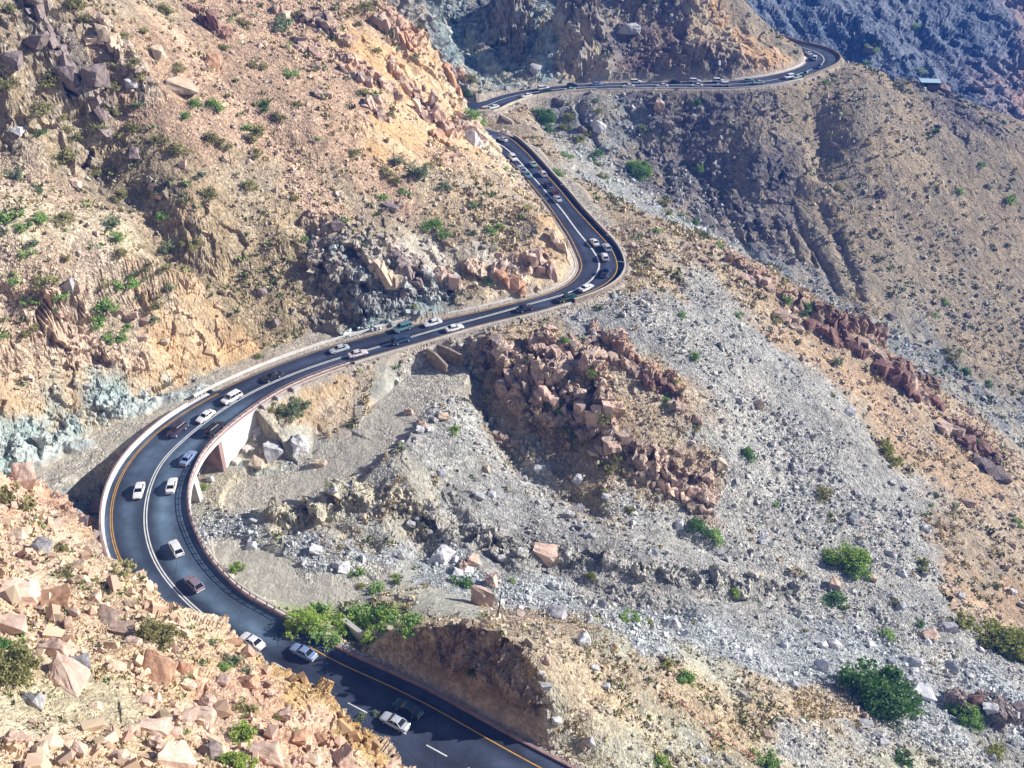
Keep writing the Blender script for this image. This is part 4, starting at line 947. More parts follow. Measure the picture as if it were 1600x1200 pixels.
dens = KF[:, 9] * inview * (RDf > 1.0) * (TRK > .5) * (.12 + .88 * smooth(.45, .8, NZf))
clump = np.clip(.5 + 1.5 * fbm((GXf * .5 + GYf * .7) / 4.5, (GXf * .7 - GYf * .5) / 45, octs=3, seed=131) + 1.1 * fbm(GXf / 5, GYf / 5, octs=3, seed=203), .05, 2.6)
dens = dens * clump * np.where((flag.ravel() == 1) & (RDf < 1), 0, 1)
def scatter(N, smin_px, alpha, smax_m, seed, templates, name, label, zoff=.1):
    r = np.random.default_rng(seed); pdf = dens / dens.sum(); vid = r.choice(len(pdf), N, p=pdf)
    s = smin_px * dd_[vid] / 1550 * r.random(N) ** (-1 / alpha); s = np.minimum(s, smax_m * (.6 + .4 * r.random(N)))
    keep_ = RDf[vid] > .9 + s * .5; vid, s = vid[keep_], s[keep_]; N = len(vid)
    V, F, Cc = [], [], []; b = 0; tid = r.integers(0, len(templates), N)
    pos = VV[vid] + r.normal(size=(N, 3)) * .15
    nr_ = NRM[vid]
    for k, (tv, tf) in enumerate(templates):
        sel = np.nonzero(tid == k)[0]; n_ = len(sel)
        if n_ == 0: continue
        q = r.normal(size=(n_, 4)); q /= np.linalg.norm(q, axis=1)[:, None]; w_, x, y, z = q.T
        M = np.stack([1 - 2 * (y * y + z * z), 2 * (x * y - z * w_), 2 * (x * z + y * w_), 2 * (x * y + z * w_), 1 - 2 * (x * x + z * z), 2 * (y * z - x * w_), 2 * (x * z - y * w_), 2 * (y * z + x * w_), 1 - 2 * (x * x + y * y)], -1).reshape(n_, 3, 3)
        an = np.stack([r.uniform(.35, .62, n_), r.uniform(.28, .5, n_), r.uniform(.2, .4, n_)], -1)
        loc = tv[None] * an[:, None] * s[sel][:, None, None]
        v = np.einsum('nij,nkj->nki', M, loc) + (pos[sel] + nr_[sel] * (s[sel] * zoff)[:, None])[:, None]
        col = KF[vid[sel], 6:9] * r.uniform(.62, 1.22, (n_, 1)) * (1 + r.normal(size=(n_, 3)) * .035)
        V.append(v.reshape(-1, 3)); Cc.append(np.repeat(col, len(tv), 0)); F.append((tf[None] + (np.arange(n_) * len(tv))[:, None, None]).reshape(-1, 3) + b); b += n_ * len(tv)
    o = link(name, mesh_np(name, np.concatenate(V), np.concatenate(F), SMAT, np.clip(np.concatenate(Cc), .02, .85))); tag(o, label, 'stones', kind='stuff'); return o
def tmpl(n, npts, seed):
    out = []
    for k in range(n):
        bm = block_hull(seed + k, .36, k % 3) if npts > 8 else hull_rock(npts, seed + k, .4); bmesh.ops.triangulate(bm, faces=bm.faces[:]); bm.verts.index_update()
        out.append((np.array([v.co[:] for v in bm.verts]), np.array([[v.index for v in f.verts] for f in bm.faces]))); bm.free()
    return out
scatter(int(195000 * QUAL), 1.7, 2.4, 1.2, 5, tmpl(8, 8, 100), 'scree_stones', 'countless small stones strewn over the slopes and the dry wash')
scatter(9000, 4.4, 3.0, 2.0, 6, tmpl(10, 11, 300), 'loose_rocks', 'loose angular rocks lying all over the slopes', .16)
dens_all = dens
fg = (KF[:, 10] > .42) & (dd_ < 175)
dens = dens_all * fg * (.4 + KF[:, 10]); scatter(650, 7.5, 1.9, 2.4, 8, tmpl(10, 13, 500), 'rock_debris', 'heaped pink and cream rock debris on the near slope', .2)
fg = (KF[:, 10] > .42) & (dd_ >= 175) & (px_ < 1150); dens = dens_all * fg; scatter(1700, 5.5, 2.5, 2.4, 9, tmpl(10, 11, 560), 'crag_debris', 'broken blocks lying around the rock outcrops', .2)
dens = dens_all
print('stones', time.time() - T0)

def rock_mat(name, c1, c2, dark):
    m, n, l, b = new_mat(name)
    tc = n.new('ShaderNodeTexCoord'); oi = n.new('ShaderNodeObjectInfo')
    no = n.new('ShaderNodeTexNoise'); no.inputs['Scale'].default_value = 1.3; no.inputs['Detail'].default_value = 8; no.inputs['Roughness'].default_value = .65
    l.new(tc.outputs['Object'], no.inputs['Vector'])
    r = n.new('ShaderNodeValToRGB'); r.color_ramp.elements[0].color = (*dark, 1); r.color_ramp.elements[1].color = (*c2, 1); r.color_ramp.elements[0].position = .3; r.color_ramp.elements[1].position = .68
    e_ = r.color_ramp.elements.new(.45); e_.color = (*c1, 1); l.new(no.outputs['Fac'], r.inputs[0])
    mp = n.new('ShaderNodeMapRange'); mp.inputs[3].default_value = .82; mp.inputs[4].default_value = 1.15; l.new(oi.outputs['Random'], mp.inputs[0])
    vm = n.new('ShaderNodeVectorMath'); vm.operation = 'SCALE'; l.new(r.outputs[0], vm.inputs[0]); l.new(mp.outputs[0], vm.inputs['Scale']); l.new(vm.outputs[0], b.inputs['Base Color'])
    bp = n.new('ShaderNodeBump'); bp.inputs['Strength'].default_value = .7; bp.inputs['Distance'].default_value = .35; l.new(no.outputs['Fac'], bp.inputs['Height']); l.new(bp.outputs[0], b.inputs['Normal'])
    b.inputs['Roughness'].default_value = .9; b.inputs['Specular IOR Level'].default_value = .15
    return m
RM = {'pink': rock_mat('pink_rock', (.60, .43, .34), (.68, .53, .43), (.42, .28, .21)), 'orange': rock_mat('orange_rock', (.56, .33, .20), (.64, .42, .29), (.36, .20, .12)),
      'white': rock_mat('white_rock', (.62, .61, .62), (.74, .73, .74), (.42, .40, .40)), 'grey': rock_mat('grey_rock', (.42, .41, .42), (.52, .50, .50), (.26, .25, .25)),
      'rust': rock_mat('rust_rock', (.45, .33, .26), (.55, .44, .36), (.26, .18, .14)), 'dark': rock_mat('dark_rock', (.25, .20, .19), (.34, .28, .26), (.13, .10, .10)),
      'redbrown': rock_mat('redbrown_rock', (.20, .115, .095), (.33, .21, .17), (.09, .05, .04)), 'cream': rock_mat('cream_rock', (.60, .47, .34), (.70, .57, .44), (.42, .30, .20))}  # red-brown darkened to carry the shade of the crest faces
CW = {'pink': 'pink', 'orange': 'orange-tan', 'white': 'white', 'grey': 'grey', 'rust': 'rust-coloured', 'dark': 'dark', 'redbrown': 'red-brown', 'cream': 'cream'}
def boulder_me(seed, mat, npts=15):
    bm = block_hull(seed, .42, 9)
    bmesh.ops.dissolve_limit(bm, angle_limit=R(9), verts=bm.verts[:], edges=bm.edges[:])
    bmesh.ops.bevel(bm, geom=bm.edges[:], offset=.035, segments=1, affect='EDGES')
    bmesh.ops.triangulate(bm, faces=bm.faces[:])
    for _ in range(2): bmesh.ops.subdivide_edges(bm, edges=[e_ for e_ in bm.edges if e_.calc_length() > .28], cuts=1, use_grid_fill=True); bmesh.ops.triangulate(bm, faces=bm.faces[:])
    c_ = np.array([v.co[:] for v in bm.verts]); sd = seed % 50
    nz = facets(c_[:, 0] * 1.7 + sd, c_[:, 1] * 1.7, c_[:, 2] * 1.7, seed) * .09 + fbm(c_[:, 0] * 3 + sd, c_[:, 1] * 3, c_[:, 2] * 3, octs=2, seed=seed) * .07
    for v, q in zip(bm.verts, nz): v.co *= 1 + float(q)
    me = bpy.data.meshes.new('boulder'); bm.to_mesh(me); bm.free(); me.materials.append(mat); return me
BME = [boulder_me(700 + k, RM['pink']) for k in range(12)]
LAND = [  # landmark phrases at photo pixels, used to say where a thing stands
 (245,1035,'the big pointed boulder in the foreground'),(60,740,'the dirt track'),(150,700,'the dirt track'),(60,1180,'the bottom left corner'),(20,1040,'the large olive bush at the left edge'),
 (165,850,'the bridge'),(300,740,'the bridge'),(350,880,'the bridge'),(380,690,'the white abutment wall'),(452,625,'the pale green bush below the road'),(560,970,'the green thicket'),(700,1060,'the shaded mound'),
 (780,950,'the leaning pole on the mound'),(691,866,'the round white boulder in the wash'),(690,570,'the brown culvert walls'),(600,640,'the sandy track'),(640,780,'the eroded gravel bank'),(830,590,'the rust-coloured crags'),(940,640,'the rust-coloured crags'),
 (1020,590,'the second row of crags'),(940,430,'the tight bend'),(880,400,'the cut cliff inside the bend'),(620,440,'the dark cliff above the road'),(500,560,'the road before the cliff'),(300,560,'the orange cut slope'),(120,650,'the blue-green rock face'),
 (430,500,'the dark gully'),(300,400,'the dark gully'),(150,260,'the dark gully'),(100,90,'the dark rocks at the top left'),(330,25,'the top edge'),(560,20,'the top edge'),(640,150,'the orange crags above the bend'),(740,200,'the hill corner hiding the road'),
 (860,300,'the straight road'),(990,265,'the round tree in the ravine'),(850,180,'the dark green tree by the upper road'),(1000,320,'the pale stone chute'),(1130,290,'the eroded ribs'),(1100,180,'the purple cliff'),(1000,130,'the upper road'),(1170,90,'the orange cut above the upper road'),
 (1300,90,'the farthest hairpin'),(1450,131,'the hut'),(1450,60,'the blue mountainside'),(1560,200,'the far ridge line'),(1450,300,'the far tan slope'),(1500,450,'the far tan slope'),(1330,520,'the dark crest rocks'),(1420,590,'the dark crest rocks'),(1520,690,'the last crest rocks'),
 (1387,704,'the tall olive bush on the scree'),(1150,600,'the grey scree'),(1250,740,'the grey scree'),(1316,868,'the big bright green bush'),(1367,1070,'the big dark tree'),(1553,990,'the large olive thicket at the right edge'),(1505,1115,'the round green bush near the corner'),(1150,1000,'the white boulder wash'),(1000,960,'the white boulder wash'),
 (1110,1130,'the red and white barrier line'),(900,1160,'the road bottom edge'),(1104,829,'the long green bush on the bank'),(1550,830,'the stony slope at the right edge'),(450,850,'the sandy flat beside the bridge'),(450,1060,'the rough ochre bank'),(530,1150,'the rough ochre bank'),(380,1104,'the olive bush in the foreground')]
def where(px, py, avoid=None):
    best = sorted(LAND, key=lambda l: math.hypot(l[0] - px, l[1] - py))
    for l in best:
        if avoid and avoid in l[2]: continue
        d = math.hypot(l[0] - px, l[1] - py)
        if d < 16: return 'beside ' + l[2]
        dx, dy = px - l[0], py - l[1]
        if abs(dx) > 2.2 * abs(dy): s_ = 'right of' if dx > 0 else 'left of'
        elif abs(dy) > 2.2 * abs(dx): s_ = 'below' if dy > 0 else 'above'
        else: s_ = ('down' if dy > 0 else 'up') + ('-right of' if dx > 0 else '-left of')
        return ('just ' if d < 45 else '') + s_ + ' ' + l[2]
LABELS = {}
def reg(o, label, cat, group):
    """collect; duplicates are told apart later by rank where possible"""
    o['label'] = label; o['category'] = cat; o['group'] = group; LABELS.setdefault(label, []).append(o)
def size_word(w):
    return 'tiny' if w < 11 else 'small' if w < 20 else 'medium-sized' if w < 34 else 'large'
NBD = [0]
def boulder(px, py, w, h, col, label=None, cat='boulder', rot=None, seed=None):
    g, v = ground_at(px, py + h * .25); d = float(dd_[v]); sx = w * d / FPX / 2 * .92; sz = h * d / FPX / 2 * .92
    r = random.Random(int(px * 31 + py * 7)); me = BME[(NBD[0] if seed is None else seed) % len(BME)]; NBD[0] += 1
    o = link('boulder', me); o.data = me
    o.material_slots[0].link = 'OBJECT'; o.material_slots[0].material = RM[col]
    o.location = g + Vector(NRM[v].tolist()) * sz * .30
    o.scale = (sx, (sx + sz) * .5 * r.uniform(.8, 1.1), sz)
    o.rotation_euler = (r.uniform(-.35, .35), r.uniform(-.35, .35), r.uniform(-.4, .4)) if rot is None else rot
    if label: tag(o, label, cat, 'boulders lying on the slopes and in the wash'); o['label'] = label
    else: reg(o, '%s %s boulder %s' % (size_word(w), CW[col], where(px, py)), 'boulder', 'boulders lying on the slopes and in the wash')
    return o
HB = """691 866 36 36 white round white boulder alone below the eroded gravel bank|752 930 34 56 pink tall pink slab standing below the round white boulder in the wash|244 1040 74 44 orange big pointed orange-pink boulder in the middle of the foreground slope|850 857 40 26 pink pale pink slab on the gravel bank right of the wash boulders|908 996 28 28 white upright white boulder between the mound and the wash
740 870 22 18 pink|724 884 16 22 pink|735 888 18 16 white|715 893 18 14 white|770 905 20 26 pink|812 857 12 14 white|855 1067 20 14 grey|1000 1016 12 10 white|846 1048 12 8 white|1280 1035 24 20 white|1302 1004 18 16 white|1284 1005 18 12 white|1440 1076 38 26 white|1425 1030 42 16 white|1545 1100 28 18 white|1302 908 18 26 rust|1455 986 30 16 pink|1450 1002 18 14 white|1190 842 16 14 white|1226 1005 14 12 white|1240 1068 14 16 white
1185 628 16 16 cream|1327 641 18 14 white|1347 594 16 10 cream|1124 724 20 22 cream|1080 764 26 26 pink|1063 633 22 26 rust|1090 650 16 18 pink|1058 700 20 16 rust
34 915 74 48 pink|84 930 52 40 orange|61 853 42 30 grey|100 1052 78 42 pink|125 1034 42 22 grey|243 1134 52 26 pink|202 1134 30 20 cream|273 1180 62 46 pink|243 1158 28 24 rust|312 1116 56 44 rust|275 1142 22 22 pink|418 1172 56 40 pink|328 1172 46 34 dark|533 1180 32 38 pink|98 1158 26 18 cream|121 1168 30 28 pink|168 962 52 26 rust|190 980 42 22 rust|88 812 16 16 rust|18 975 60 36 pink|90 1014 62 28 pink|262 1026 18 16 pink|288 1044 32 26 orange|391 1064 40 18 orange|325 1092 32 18 pink|364 1002 28 10 orange|150 930 24 18 pink|115 955 20 16 pink|35 738 40 44 pink|62 776 26 34 orange|86 815 16 22 rust|30 835 30 22 cream|125 905 30 18 cream|210 1000 30 18 pink|180 1040 32 18 cream|55 1090 40 22 grey|150 1100 26 16 cream|20 1150 30 20 pink|60 1170 34 20 cream|180 1180 30 18 pink|350 1060 30 16 pink|440 1110 26 18 pink|460 1150 34 26 orange|490 1180 30 24 cream|380 1195 40 24 pink|300 1070 24 16 cream|225 1090 26 16 pink|80 985 26 16 cream|230 960 18 12 pink|120 880 26 16 cream|100 850 20 14 pink|200 940 20 12 cream|500 1150 22 18 orange
328 26 18 38 redbrown upright red-brown slab near the top edge of the left slope|142 108 38 46 dark|287 135 52 24 cream|335 92 28 26 orange|204 128 20 16 grey|499 145 14 16 rust|118 284 20 14 pink|213 232 18 26 dark|285 253 14 14 pink|30 200 20 14 white|244 303 14 12 pink|236 290 14 14 rust|932 194 22 20 white|982 40 40 24 grey|672 150 14 30 rust|732 209 22 22 white|614 320 28 16 dark|1029 162 16 26 rust|430 500 14 14 dark|390 250 14 12 cream
105 440 24 20 grey|125 450 16 14 pink|205 487 26 12 rust|224 498 20 12 rust|185 480 16 14 pink|258 527 16 12 cream|225 525 18 12 pink|90 493 20 12 rust|620 250 14 12 rust|515 145 16 12 pink|560 120 20 14 rust|590 150 20 18 rust|470 60 24 16 rust|440 20 20 16 cream|100 110 30 30 dark|60 60 36 26 dark|20 90 30 30 dark|180 60 26 34 cream|250 80 16 30 cream
640 640 16 12 rust|675 668 12 12 white|692 650 18 14 cream|660 660 14 12 pink|763 729 14 14 cream|838 730 12 12 white|903 745 18 14 white|946 772 14 12 white|690 735 14 14 white|625 690 10 10 rust|565 805 14 12 cream|430 700 30 34 grey|470 690 28 30 white|500 720 22 16 cream|400 720 24 16 cream|520 765 12 10 white|770 770 14 12 white|780 870 12 12 white|1060 815 16 14 white|1000 1000 14 12 white|1020 860 14 12 white
870 1120 16 12 white|945 1070 16 12 grey|930 1040 14 12 white|960 1010 18 12 cream|1100 1185 16 12 white|1350 1127 22 14 grey|1375 1150 20 14 grey|1560 1130 30 20 dark|1590 1100 24 24 dark|1525 1095 30 20 redbrown|1390 860 12 12 grey|1480 870 12 12 cream|1340 810 12 10 cream|1440 820 14 12 white|1500 930 14 12 grey|1575 880 14 12 cream|1580 920 16 12 grey|1360 900 12 14 cream|1195 830 14 12 white|1050 970 30 24 grey|1070 990 16 14 white|870 960 40 20 grey
150 790 26 22 dark|130 810 22 18 dark|165 760 18 14 dark|140 830 22 16 dark|120 800 14 10 grey|200 715 12 8 pink|190 705 14 8 pink|310 735 14 10 grey|330 745 14 10 white"""
for it in HB.replace('\n', '|').split('|'):
    a = it.split(None, 5); boulder(float(a[0]), float(a[1]), float(a[2]), float(a[3]), a[4], a[5] if len(a) > 5 else None)
print('hand boulders', NBD[0], time.time() - T0)

# crags: clusters of upright slabs in one rock mass each
def crag(px, py, w, h, n, col, label, lean=.25, seed=0, dirx=1):
    g, v = ground_at(px, py + h * .4); d = float(dd_[v]); W_ = w * d / FPX; H_ = h * d / FPX; r = random.Random(seed + int(px))
    bm = bmesh.new()
    n = int(n * 1.3)
    for k in range(n):
        t = (k + .5) / n - .5 + r.uniform(-.08, .08); bx_ = t * W_; by_ = r.uniform(-.13, .13) * W_ - .1 * t * W_
        hgt = H_ * r.choice((.35, .5, .7, .95)) * r.uniform(.85, 1.1) * (1 - .5 * abs(t)); wd = W_ / n * r.uniform(1.5, 2.6)
        b2 = block_hull(seed * 97 + k + int(px), .32, 2)
        me_ = bpy.data.meshes.new('t'); b2.to_mesh(me_); b2.free()
        lx, ly = r.uniform(-.15, .15) - lean * .8, r.uniform(-.2, .2); ang = r.uniform(-.5, .9); ca, sa = math.cos(ang), math.sin(ang)
        px2, py2 = ground_dz(g, bx_, by_)
        for vt in me_.vertices:
            x, y, z = vt.co; z2 = z * hgt * .5 + hgt * .12 + 1.0
            x, y = x * ca - y * sa, x * sa + y * ca
            vt.co = (x * wd * .62 + bx_ + lx * z2, y * wd * .8 + by_ + ly * z2, z2 + px2)
        bm.from_mesh(me_); bpy.data.meshes.remove(me_)
    bmesh.ops.recalc_face_normals(bm, faces=bm.faces); bmesh.ops.triangulate(bm, faces=bm.faces[:]); bmesh.ops.subdivide_edges(bm, edges=[e_ for e_ in bm.edges if e_.calc_length() > .9], cuts=1, use_grid_fill=True)
    c_ = np.array([v.co[:] for v in bm.verts]); nz = fbm(c_[:, 0] * .9, c_[:, 1] * .9, c_[:, 2] * .6, octs=3, seed=seed)
    for v, q in zip(bm.verts, nz): v.co += Vector((float(q) * .45, float(q) * -.3, float(q) * .25))
    me = bpy.data.meshes.new('rock_outcrop'); bm.to_mesh(me); bm.free(); me.materials.append(RM[col])
    o = link('rock_outcrop', me, loc=g); tag(o, label, 'outcrop', 'jagged rock outcrops'); return o
def ground_dz(g, dx, dy):
    return gz(g.x + dx, g.y + dy) - g.z - .9, 0
CR = [(1290,502,57,40,7,'redbrown','dark crag at the left end of the crest row'),(1330,515,62,51,8,'redbrown','tallest dark crag of the crest row, second from its left end'),(1362,532,42,40,5,'rust','rust crag closing the first group of crest rocks'),
 (1405,580,60,45,7,'redbrown','dark crag in the middle of the crest'),(1432,592,37,45,4,'rust','red crag right beside the middle dark crag'),(1462,612,32,35,5,'redbrown','small crag below the middle crags of the crest'),(1492,662,50,40,6,'rust','pinkish crag left of the crest pole'),(1520,682,42,40,5,'redbrown','dark crag right below the crest pole'),
 (1550,722,55,24,6,'dark','low dark crag near the right edge of the crest'),(1180,432,46,20,7,'rust','low broken crag at the top of the scree crest'),(1235,492,40,16,6,'rust','small crag just before the dark crest row'),
 (942,520,44,26,7,'rust','first crag of the second row, near the bend'),(985,562,48,34,8,'rust','broad crag in the middle of the second row'),(1030,590,44,34,8,'redbrown','long dark crag at the end of the second row'),(1062,625,26,24,4,'rust','last small crag of the second row'),
 (770,548,44,30,7,'dark','dark crag at the top of the rust-coloured outcrop'),(800,578,40,48,6,'rust','tall rust crag at the left edge of the outcrop'),(838,558,44,48,7,'rust','cluster of pinkish spires under the road'),(868,540,40,40,6,'pink','pale crag just below the road edge'),
 (858,612,34,46,4,'pink','whitish pink spire in the middle of the outcrop'),(905,552,46,32,6,'rust','rust crag right of the pale spires'),(895,640,34,42,5,'rust','rust crag in the centre of the outcrop'),(938,618,34,60,4,'pink','tallest pink slab of the outcrop'),(912,664,26,38,4,'rust','rust crag at the foot of the tallest slab'),
 (945,694,36,32,5,'pink','pale block crag low on the outcrop'),(985,680,34,30,5,'rust','rust crag on the right flank of the outcrop'),(1010,730,44,34,7,'rust','rust crag near the lower end of the outcrop'),(1055,752,44,36,7,'pink','pinkish crag at the lower end of the outcrop'),(1095,772,36,26,6,'rust','last crag of the rust-coloured outcrop'),
 (790,680,26,24,5,'rust','small rust crag above the dark gully'),(640,55,18,36,4,'orange','orange pillar of rock at the top of the ridge'),(605,25,34,36,5,'rust','crag on the skyline ridge at the top edge'),(715,115,26,40,5,'orange','orange crag at the ridge corner above the road'),(668,165,34,44,5,'pink','pale crag with a dark hollow on the ridge'),(742,205,24,30,4,'white','white crag at the corner hiding the road'),
 (690,205,30,26,5,'orange','orange crag behind the corner crag'),(560,110,40,26,6,'rust','rust crag on the upper pink slope'),(590,165,40,24,6,'rust','rust crag below the upper pink crag'),(545,95,26,28,5,'orange','crag high on the pink slope'),(330,30,30,26,5,'redbrown','crag behind the upright red-brown slab'),
 (130,105,60,50,8,'dark','dark crag mass at the top left'),(85,60,46,36,7,'dark','dark crag beside the top left corner'),(175,75,44,30,6,'cream','pale crag right of the dark top left mass'),(500,25,40,22,6,'rust','crag at the top edge of the pink slope'),(485,70,40,22,6,'pink','pink crag near the top of the slope'),
 (880,365,24,60,5,'cream','cream cliff block inside the tight bend'),(850,400,30,50,6,'pink','pinkish cliff block left of the bend cliff'),(600,400,40,50,6,'cream','pale cliff block in the dark cliff'),(640,415,34,46,6,'dark','dark cliff block in the middle of the dark cliff'),(700,425,40,36,6,'pink','pale pink cliff block near the road'),(800,430,40,30,6,'orange','orange cliff block close to the inner kerb')]
for k, c in enumerate(CR): crag(*c, seed=k + 1)
# further large rocks picked by the ground's own distribution
r_ = np.random.default_rng(44); need = 300 - NBD[0]
pd = dens * (KF[:, 10] + .3) * (py_ > 60) * (px_ > 5) * (px_ < 1595) * (py_ < 1195); pd = pd / pd.sum()
STC = {k: ('pink' if k in ('cream', 'sage', 'pinkrock', 'pinkscree', 'pinkslope', 'orange') else 'rust' if k in ('rust', 'ochre3', 'tan', 'rough') else 'white' if k in ('white', 'white2') else 'grey' if k in ('grey', 'greydark', 'wash', 'greytan', 'ochre2', 'sand', 'teal', 'teal2') else 'dark') for k in KINDS}
vis = set(BUF[BUF >= 0].tolist()); n_ = 0
for v in r_.choice(len(pd), need * 60, p=pd):
    if n_ >= need: break
    if int(v) not in vis or RDf[v] < 2.5: continue
    kd = np.argmin(((KV[:, 6:9] - KF[v, 6:9]) ** 2).sum(1)); wpx = 9 + 9 * r_.random() ** 2
    boulder(float(px_[v]), float(py_[v]), wpx * r_.uniform(.9, 1.4), wpx, STC[KN[kd]]); n_ += 1
print('boulders', NBD[0], time.time() - T0)
# ------------------------------------------------------------------ plants
def leaf_mat(name, c1, c2):
    m, n, l, b = new_mat(name)
    oi = n.new('ShaderNodeObjectInfo'); geo = n.new('ShaderNodeNewGeometry')
    no = n.new('ShaderNodeTexNoise'); no.inputs['Scale'].default_value = 1.4; no.inputs['Detail'].default_value = 3
    l.new(geo.outputs['Position'], no.inputs['Vector'])
    ad = n.new('ShaderNodeMath'); ad.operation = 'MULTIPLY_ADD'; l.new(oi.outputs['Random'], ad.inputs[0]); ad.inputs[1].default_value = .35; l.new(no.outputs['Fac'], ad.inputs[2])
    r = n.new('ShaderNodeValToRGB'); r.color_ramp.elements[0].color = (*c1, 1); r.color_ramp.elements[1].color = (*c2, 1); r.color_ramp.elements[0].position = .4; r.color_ramp.elements[1].position = .85
    l.new(ad.outputs[0], r.inputs[0]); l.new(r.outputs[0], b.inputs['Base Color'])
    b.inputs['Roughness'].default_value = .7; b.inputs['Specular IOR Level'].default_value = .2
    tr = n.new('ShaderNodeBsdfTranslucent'); l.new(r.outputs[0], tr.inputs[0]); mx = n.new('ShaderNodeMixShader'); mx.inputs[0].default_value = .3
    out = n['Material Output']; l.new(b.outputs[0], mx.inputs[1]); l.new(tr.outputs[0], mx.inputs[2]); l.new(mx.outputs[0], out.inputs[0]); return m
LM = {'g': leaf_mat('green_leaves', (.20, .34, .08), (.34, .50, .16)), 'b': leaf_mat('bright_leaves', (.22, .35, .05), (.38, .50, .11)), 'o': leaf_mat('olive_leaves', (.24, .24, .09), (.42, .40, .18)),
      'p': leaf_mat('sage_leaves', (.19, .24, .12), (.30, .36, .20)), 'd': leaf_mat('dark_leaves', (.07, .16, .04), (.15, .28, .08)), 'y': leaf_mat('yellowgreen_leaves', (.20, .22, .04), (.34, .36, .08)), 't': leaf_mat('tan_grass', (.34, .25, .11), (.48, .37, .19))}
LC = {'g': 'green', 'b': 'bright green', 'o': 'olive', 'p': 'pale sage', 'd': 'dark green', 'y': 'yellow-green'}
BARK = simple_mat('bark', (.12, .09, .06), .9, vary=.3, scale=5)
def crown_geo(seed, nclump, nleaf, lsize, flat=.62, spread=1.0, trunk_h=0.0, clump_r=.34):
    """leaf faces in clumps over a dome of radius 1; returns verts, tris"""
    r = np.random.default_rng(seed); cl = []
    while len(cl) < nclump:
        p = r.normal(size=3); p /= np.linalg.norm(p); p *= r.uniform(.35, .88) ; p[2] = abs(p[2]) * flat * 1.25
        p[0] *= spread; cl.append(p + [0, 0, trunk_h])
    cl = np.array(cl); k = r.integers(0, nclump, nleaf); cr_ = r.uniform(.5, 1.15, nclump) * clump_r
    q = r.normal(size=(nleaf, 3)); q /= np.linalg.norm(q, axis=1)[:, None]; q *= (r.random(nleaf) ** .45)[:, None]
    c = cl[k] + q * cr_[k][:, None] * [1, 1, .8]; c[:, 2] = np.maximum(c[:, 2], trunk_h * .6 + .03)
    a = r.normal(size=(nleaf, 3)); a /= np.linalg.norm(a, axis=1)[:, None]; b_ = np.cross(a, r.normal(size=(nleaf, 3))); b_ /= np.linalg.norm(b_, axis=1)[:, None]
    s = (lsize * r.uniform(.6, 1.4, nleaf))[:, None]
    V = np.stack([c - a * s, c + b_ * s * .55, c + a * s, c - b_ * s * .55], 1).reshape(-1, 3)
    F = np.arange(nleaf * 4).reshape(-1, 4); return V, F, cl
def stems_mb(cl, seed, base_r=.035, trunk=None):
    r = random.Random(seed); mb = MB()
    if trunk: mb.tube((0, 0, -.15), (trunk[0], trunk[1], trunk[2]), base_r * 1.6, base_r, n=7)
    o = trunk or (0, 0, -.08)
    for c in cl:
        m = Vector(o).lerp(Vector(c), .55) + Vector((r.uniform(-.06, .06), r.uniform(-.06, .06), r.uniform(-.04, .04)))
        mb.tube(o, m, base_r * .7, base_r * .45, n=4, cap=False); mb.tube(m, tuple(c), base_r * .45, base_r * .12, n=4, cap=False)
    return mb
BT = {}
for k in range(5):
    V, F, cl = crown_geo(900 + k, 16 + k * 3, 750, .085, flat=.6 + .08 * (k % 3), spread=1 + .12 * (k % 2))
    BT[k] = (mesh_np('foliage', V, F, LM['g']), stems_mb(cl, k).mesh('stems', BARK))
BIG = {}
for k in range(4):
    V, F, cl = crown_geo(950 + k, 42, 5200, .048, flat=.72, spread=1.1, clump_r=.27)
    BIG[k] = (mesh_np('crown', V, F, LM['d']), stems_mb(cl, 50 + k, .03, trunk=(.05, 0, .22)).mesh('trunk', BARK))
V, F, cl = crown_geo(990, 26, 2600, .05, flat=.75, spread=1.0, trunk_h=.12, clump_r=.3)
NB = [0]
def bush(px, py, w, kind, label=None, h=None, tree=False, flat=None):
    g, v = ground_at(px, py + w * .16); d = float(dd_[v]); rad = w * d / FPX / 2 * 1.28
    r = random.Random(int(px * 13 + py * 5)); big = tree or w >= 50
    fol, st = (BIG[r.randrange(4)] if big else BT[r.randrange(5)])
    name = 'tree' if tree else 'bush'; sz = rad * (h if h else r.uniform(.8, 1.05)) * 1.05
    rz_ = r.uniform(0, 6.28)
    if w < 16:                                    # a few pixels: one mesh
        o = link(name, fol); o.location = g - Vector((0, 0, .06 * rad)); o.rotation_euler.z = rz_; o.scale = (rad, rad * r.uniform(.8, 1), sz); o.material_slots[0].link = 'OBJECT'; o.material_slots[0].material = LM[kind]
    else:
        o = link(name, None); o.location = g - Vector((0, 0, .06 * rad)); o.rotation_euler.z = rz_ if not big else 0; o.scale = (rad, rad * r.uniform(.8, 1), sz)
        f = link('crown' if tree else 'foliage', fol, o); f.material_slots[0].link = 'OBJECT'; f.material_slots[0].material = LM[kind]
        link('trunk' if tree else 'stems', st, o)
    cat = 'tree' if tree else 'bush'
    if label: tag(o, label, cat, 'bushes scattered over the slopes' if not tree else 'trees in the valley')
    else: reg(o, '%s %s bush %s' % (size_word(w), LC[kind], where(px, py)), 'bush', 'bushes scattered over the slopes')
    NB[0] += 1; return o
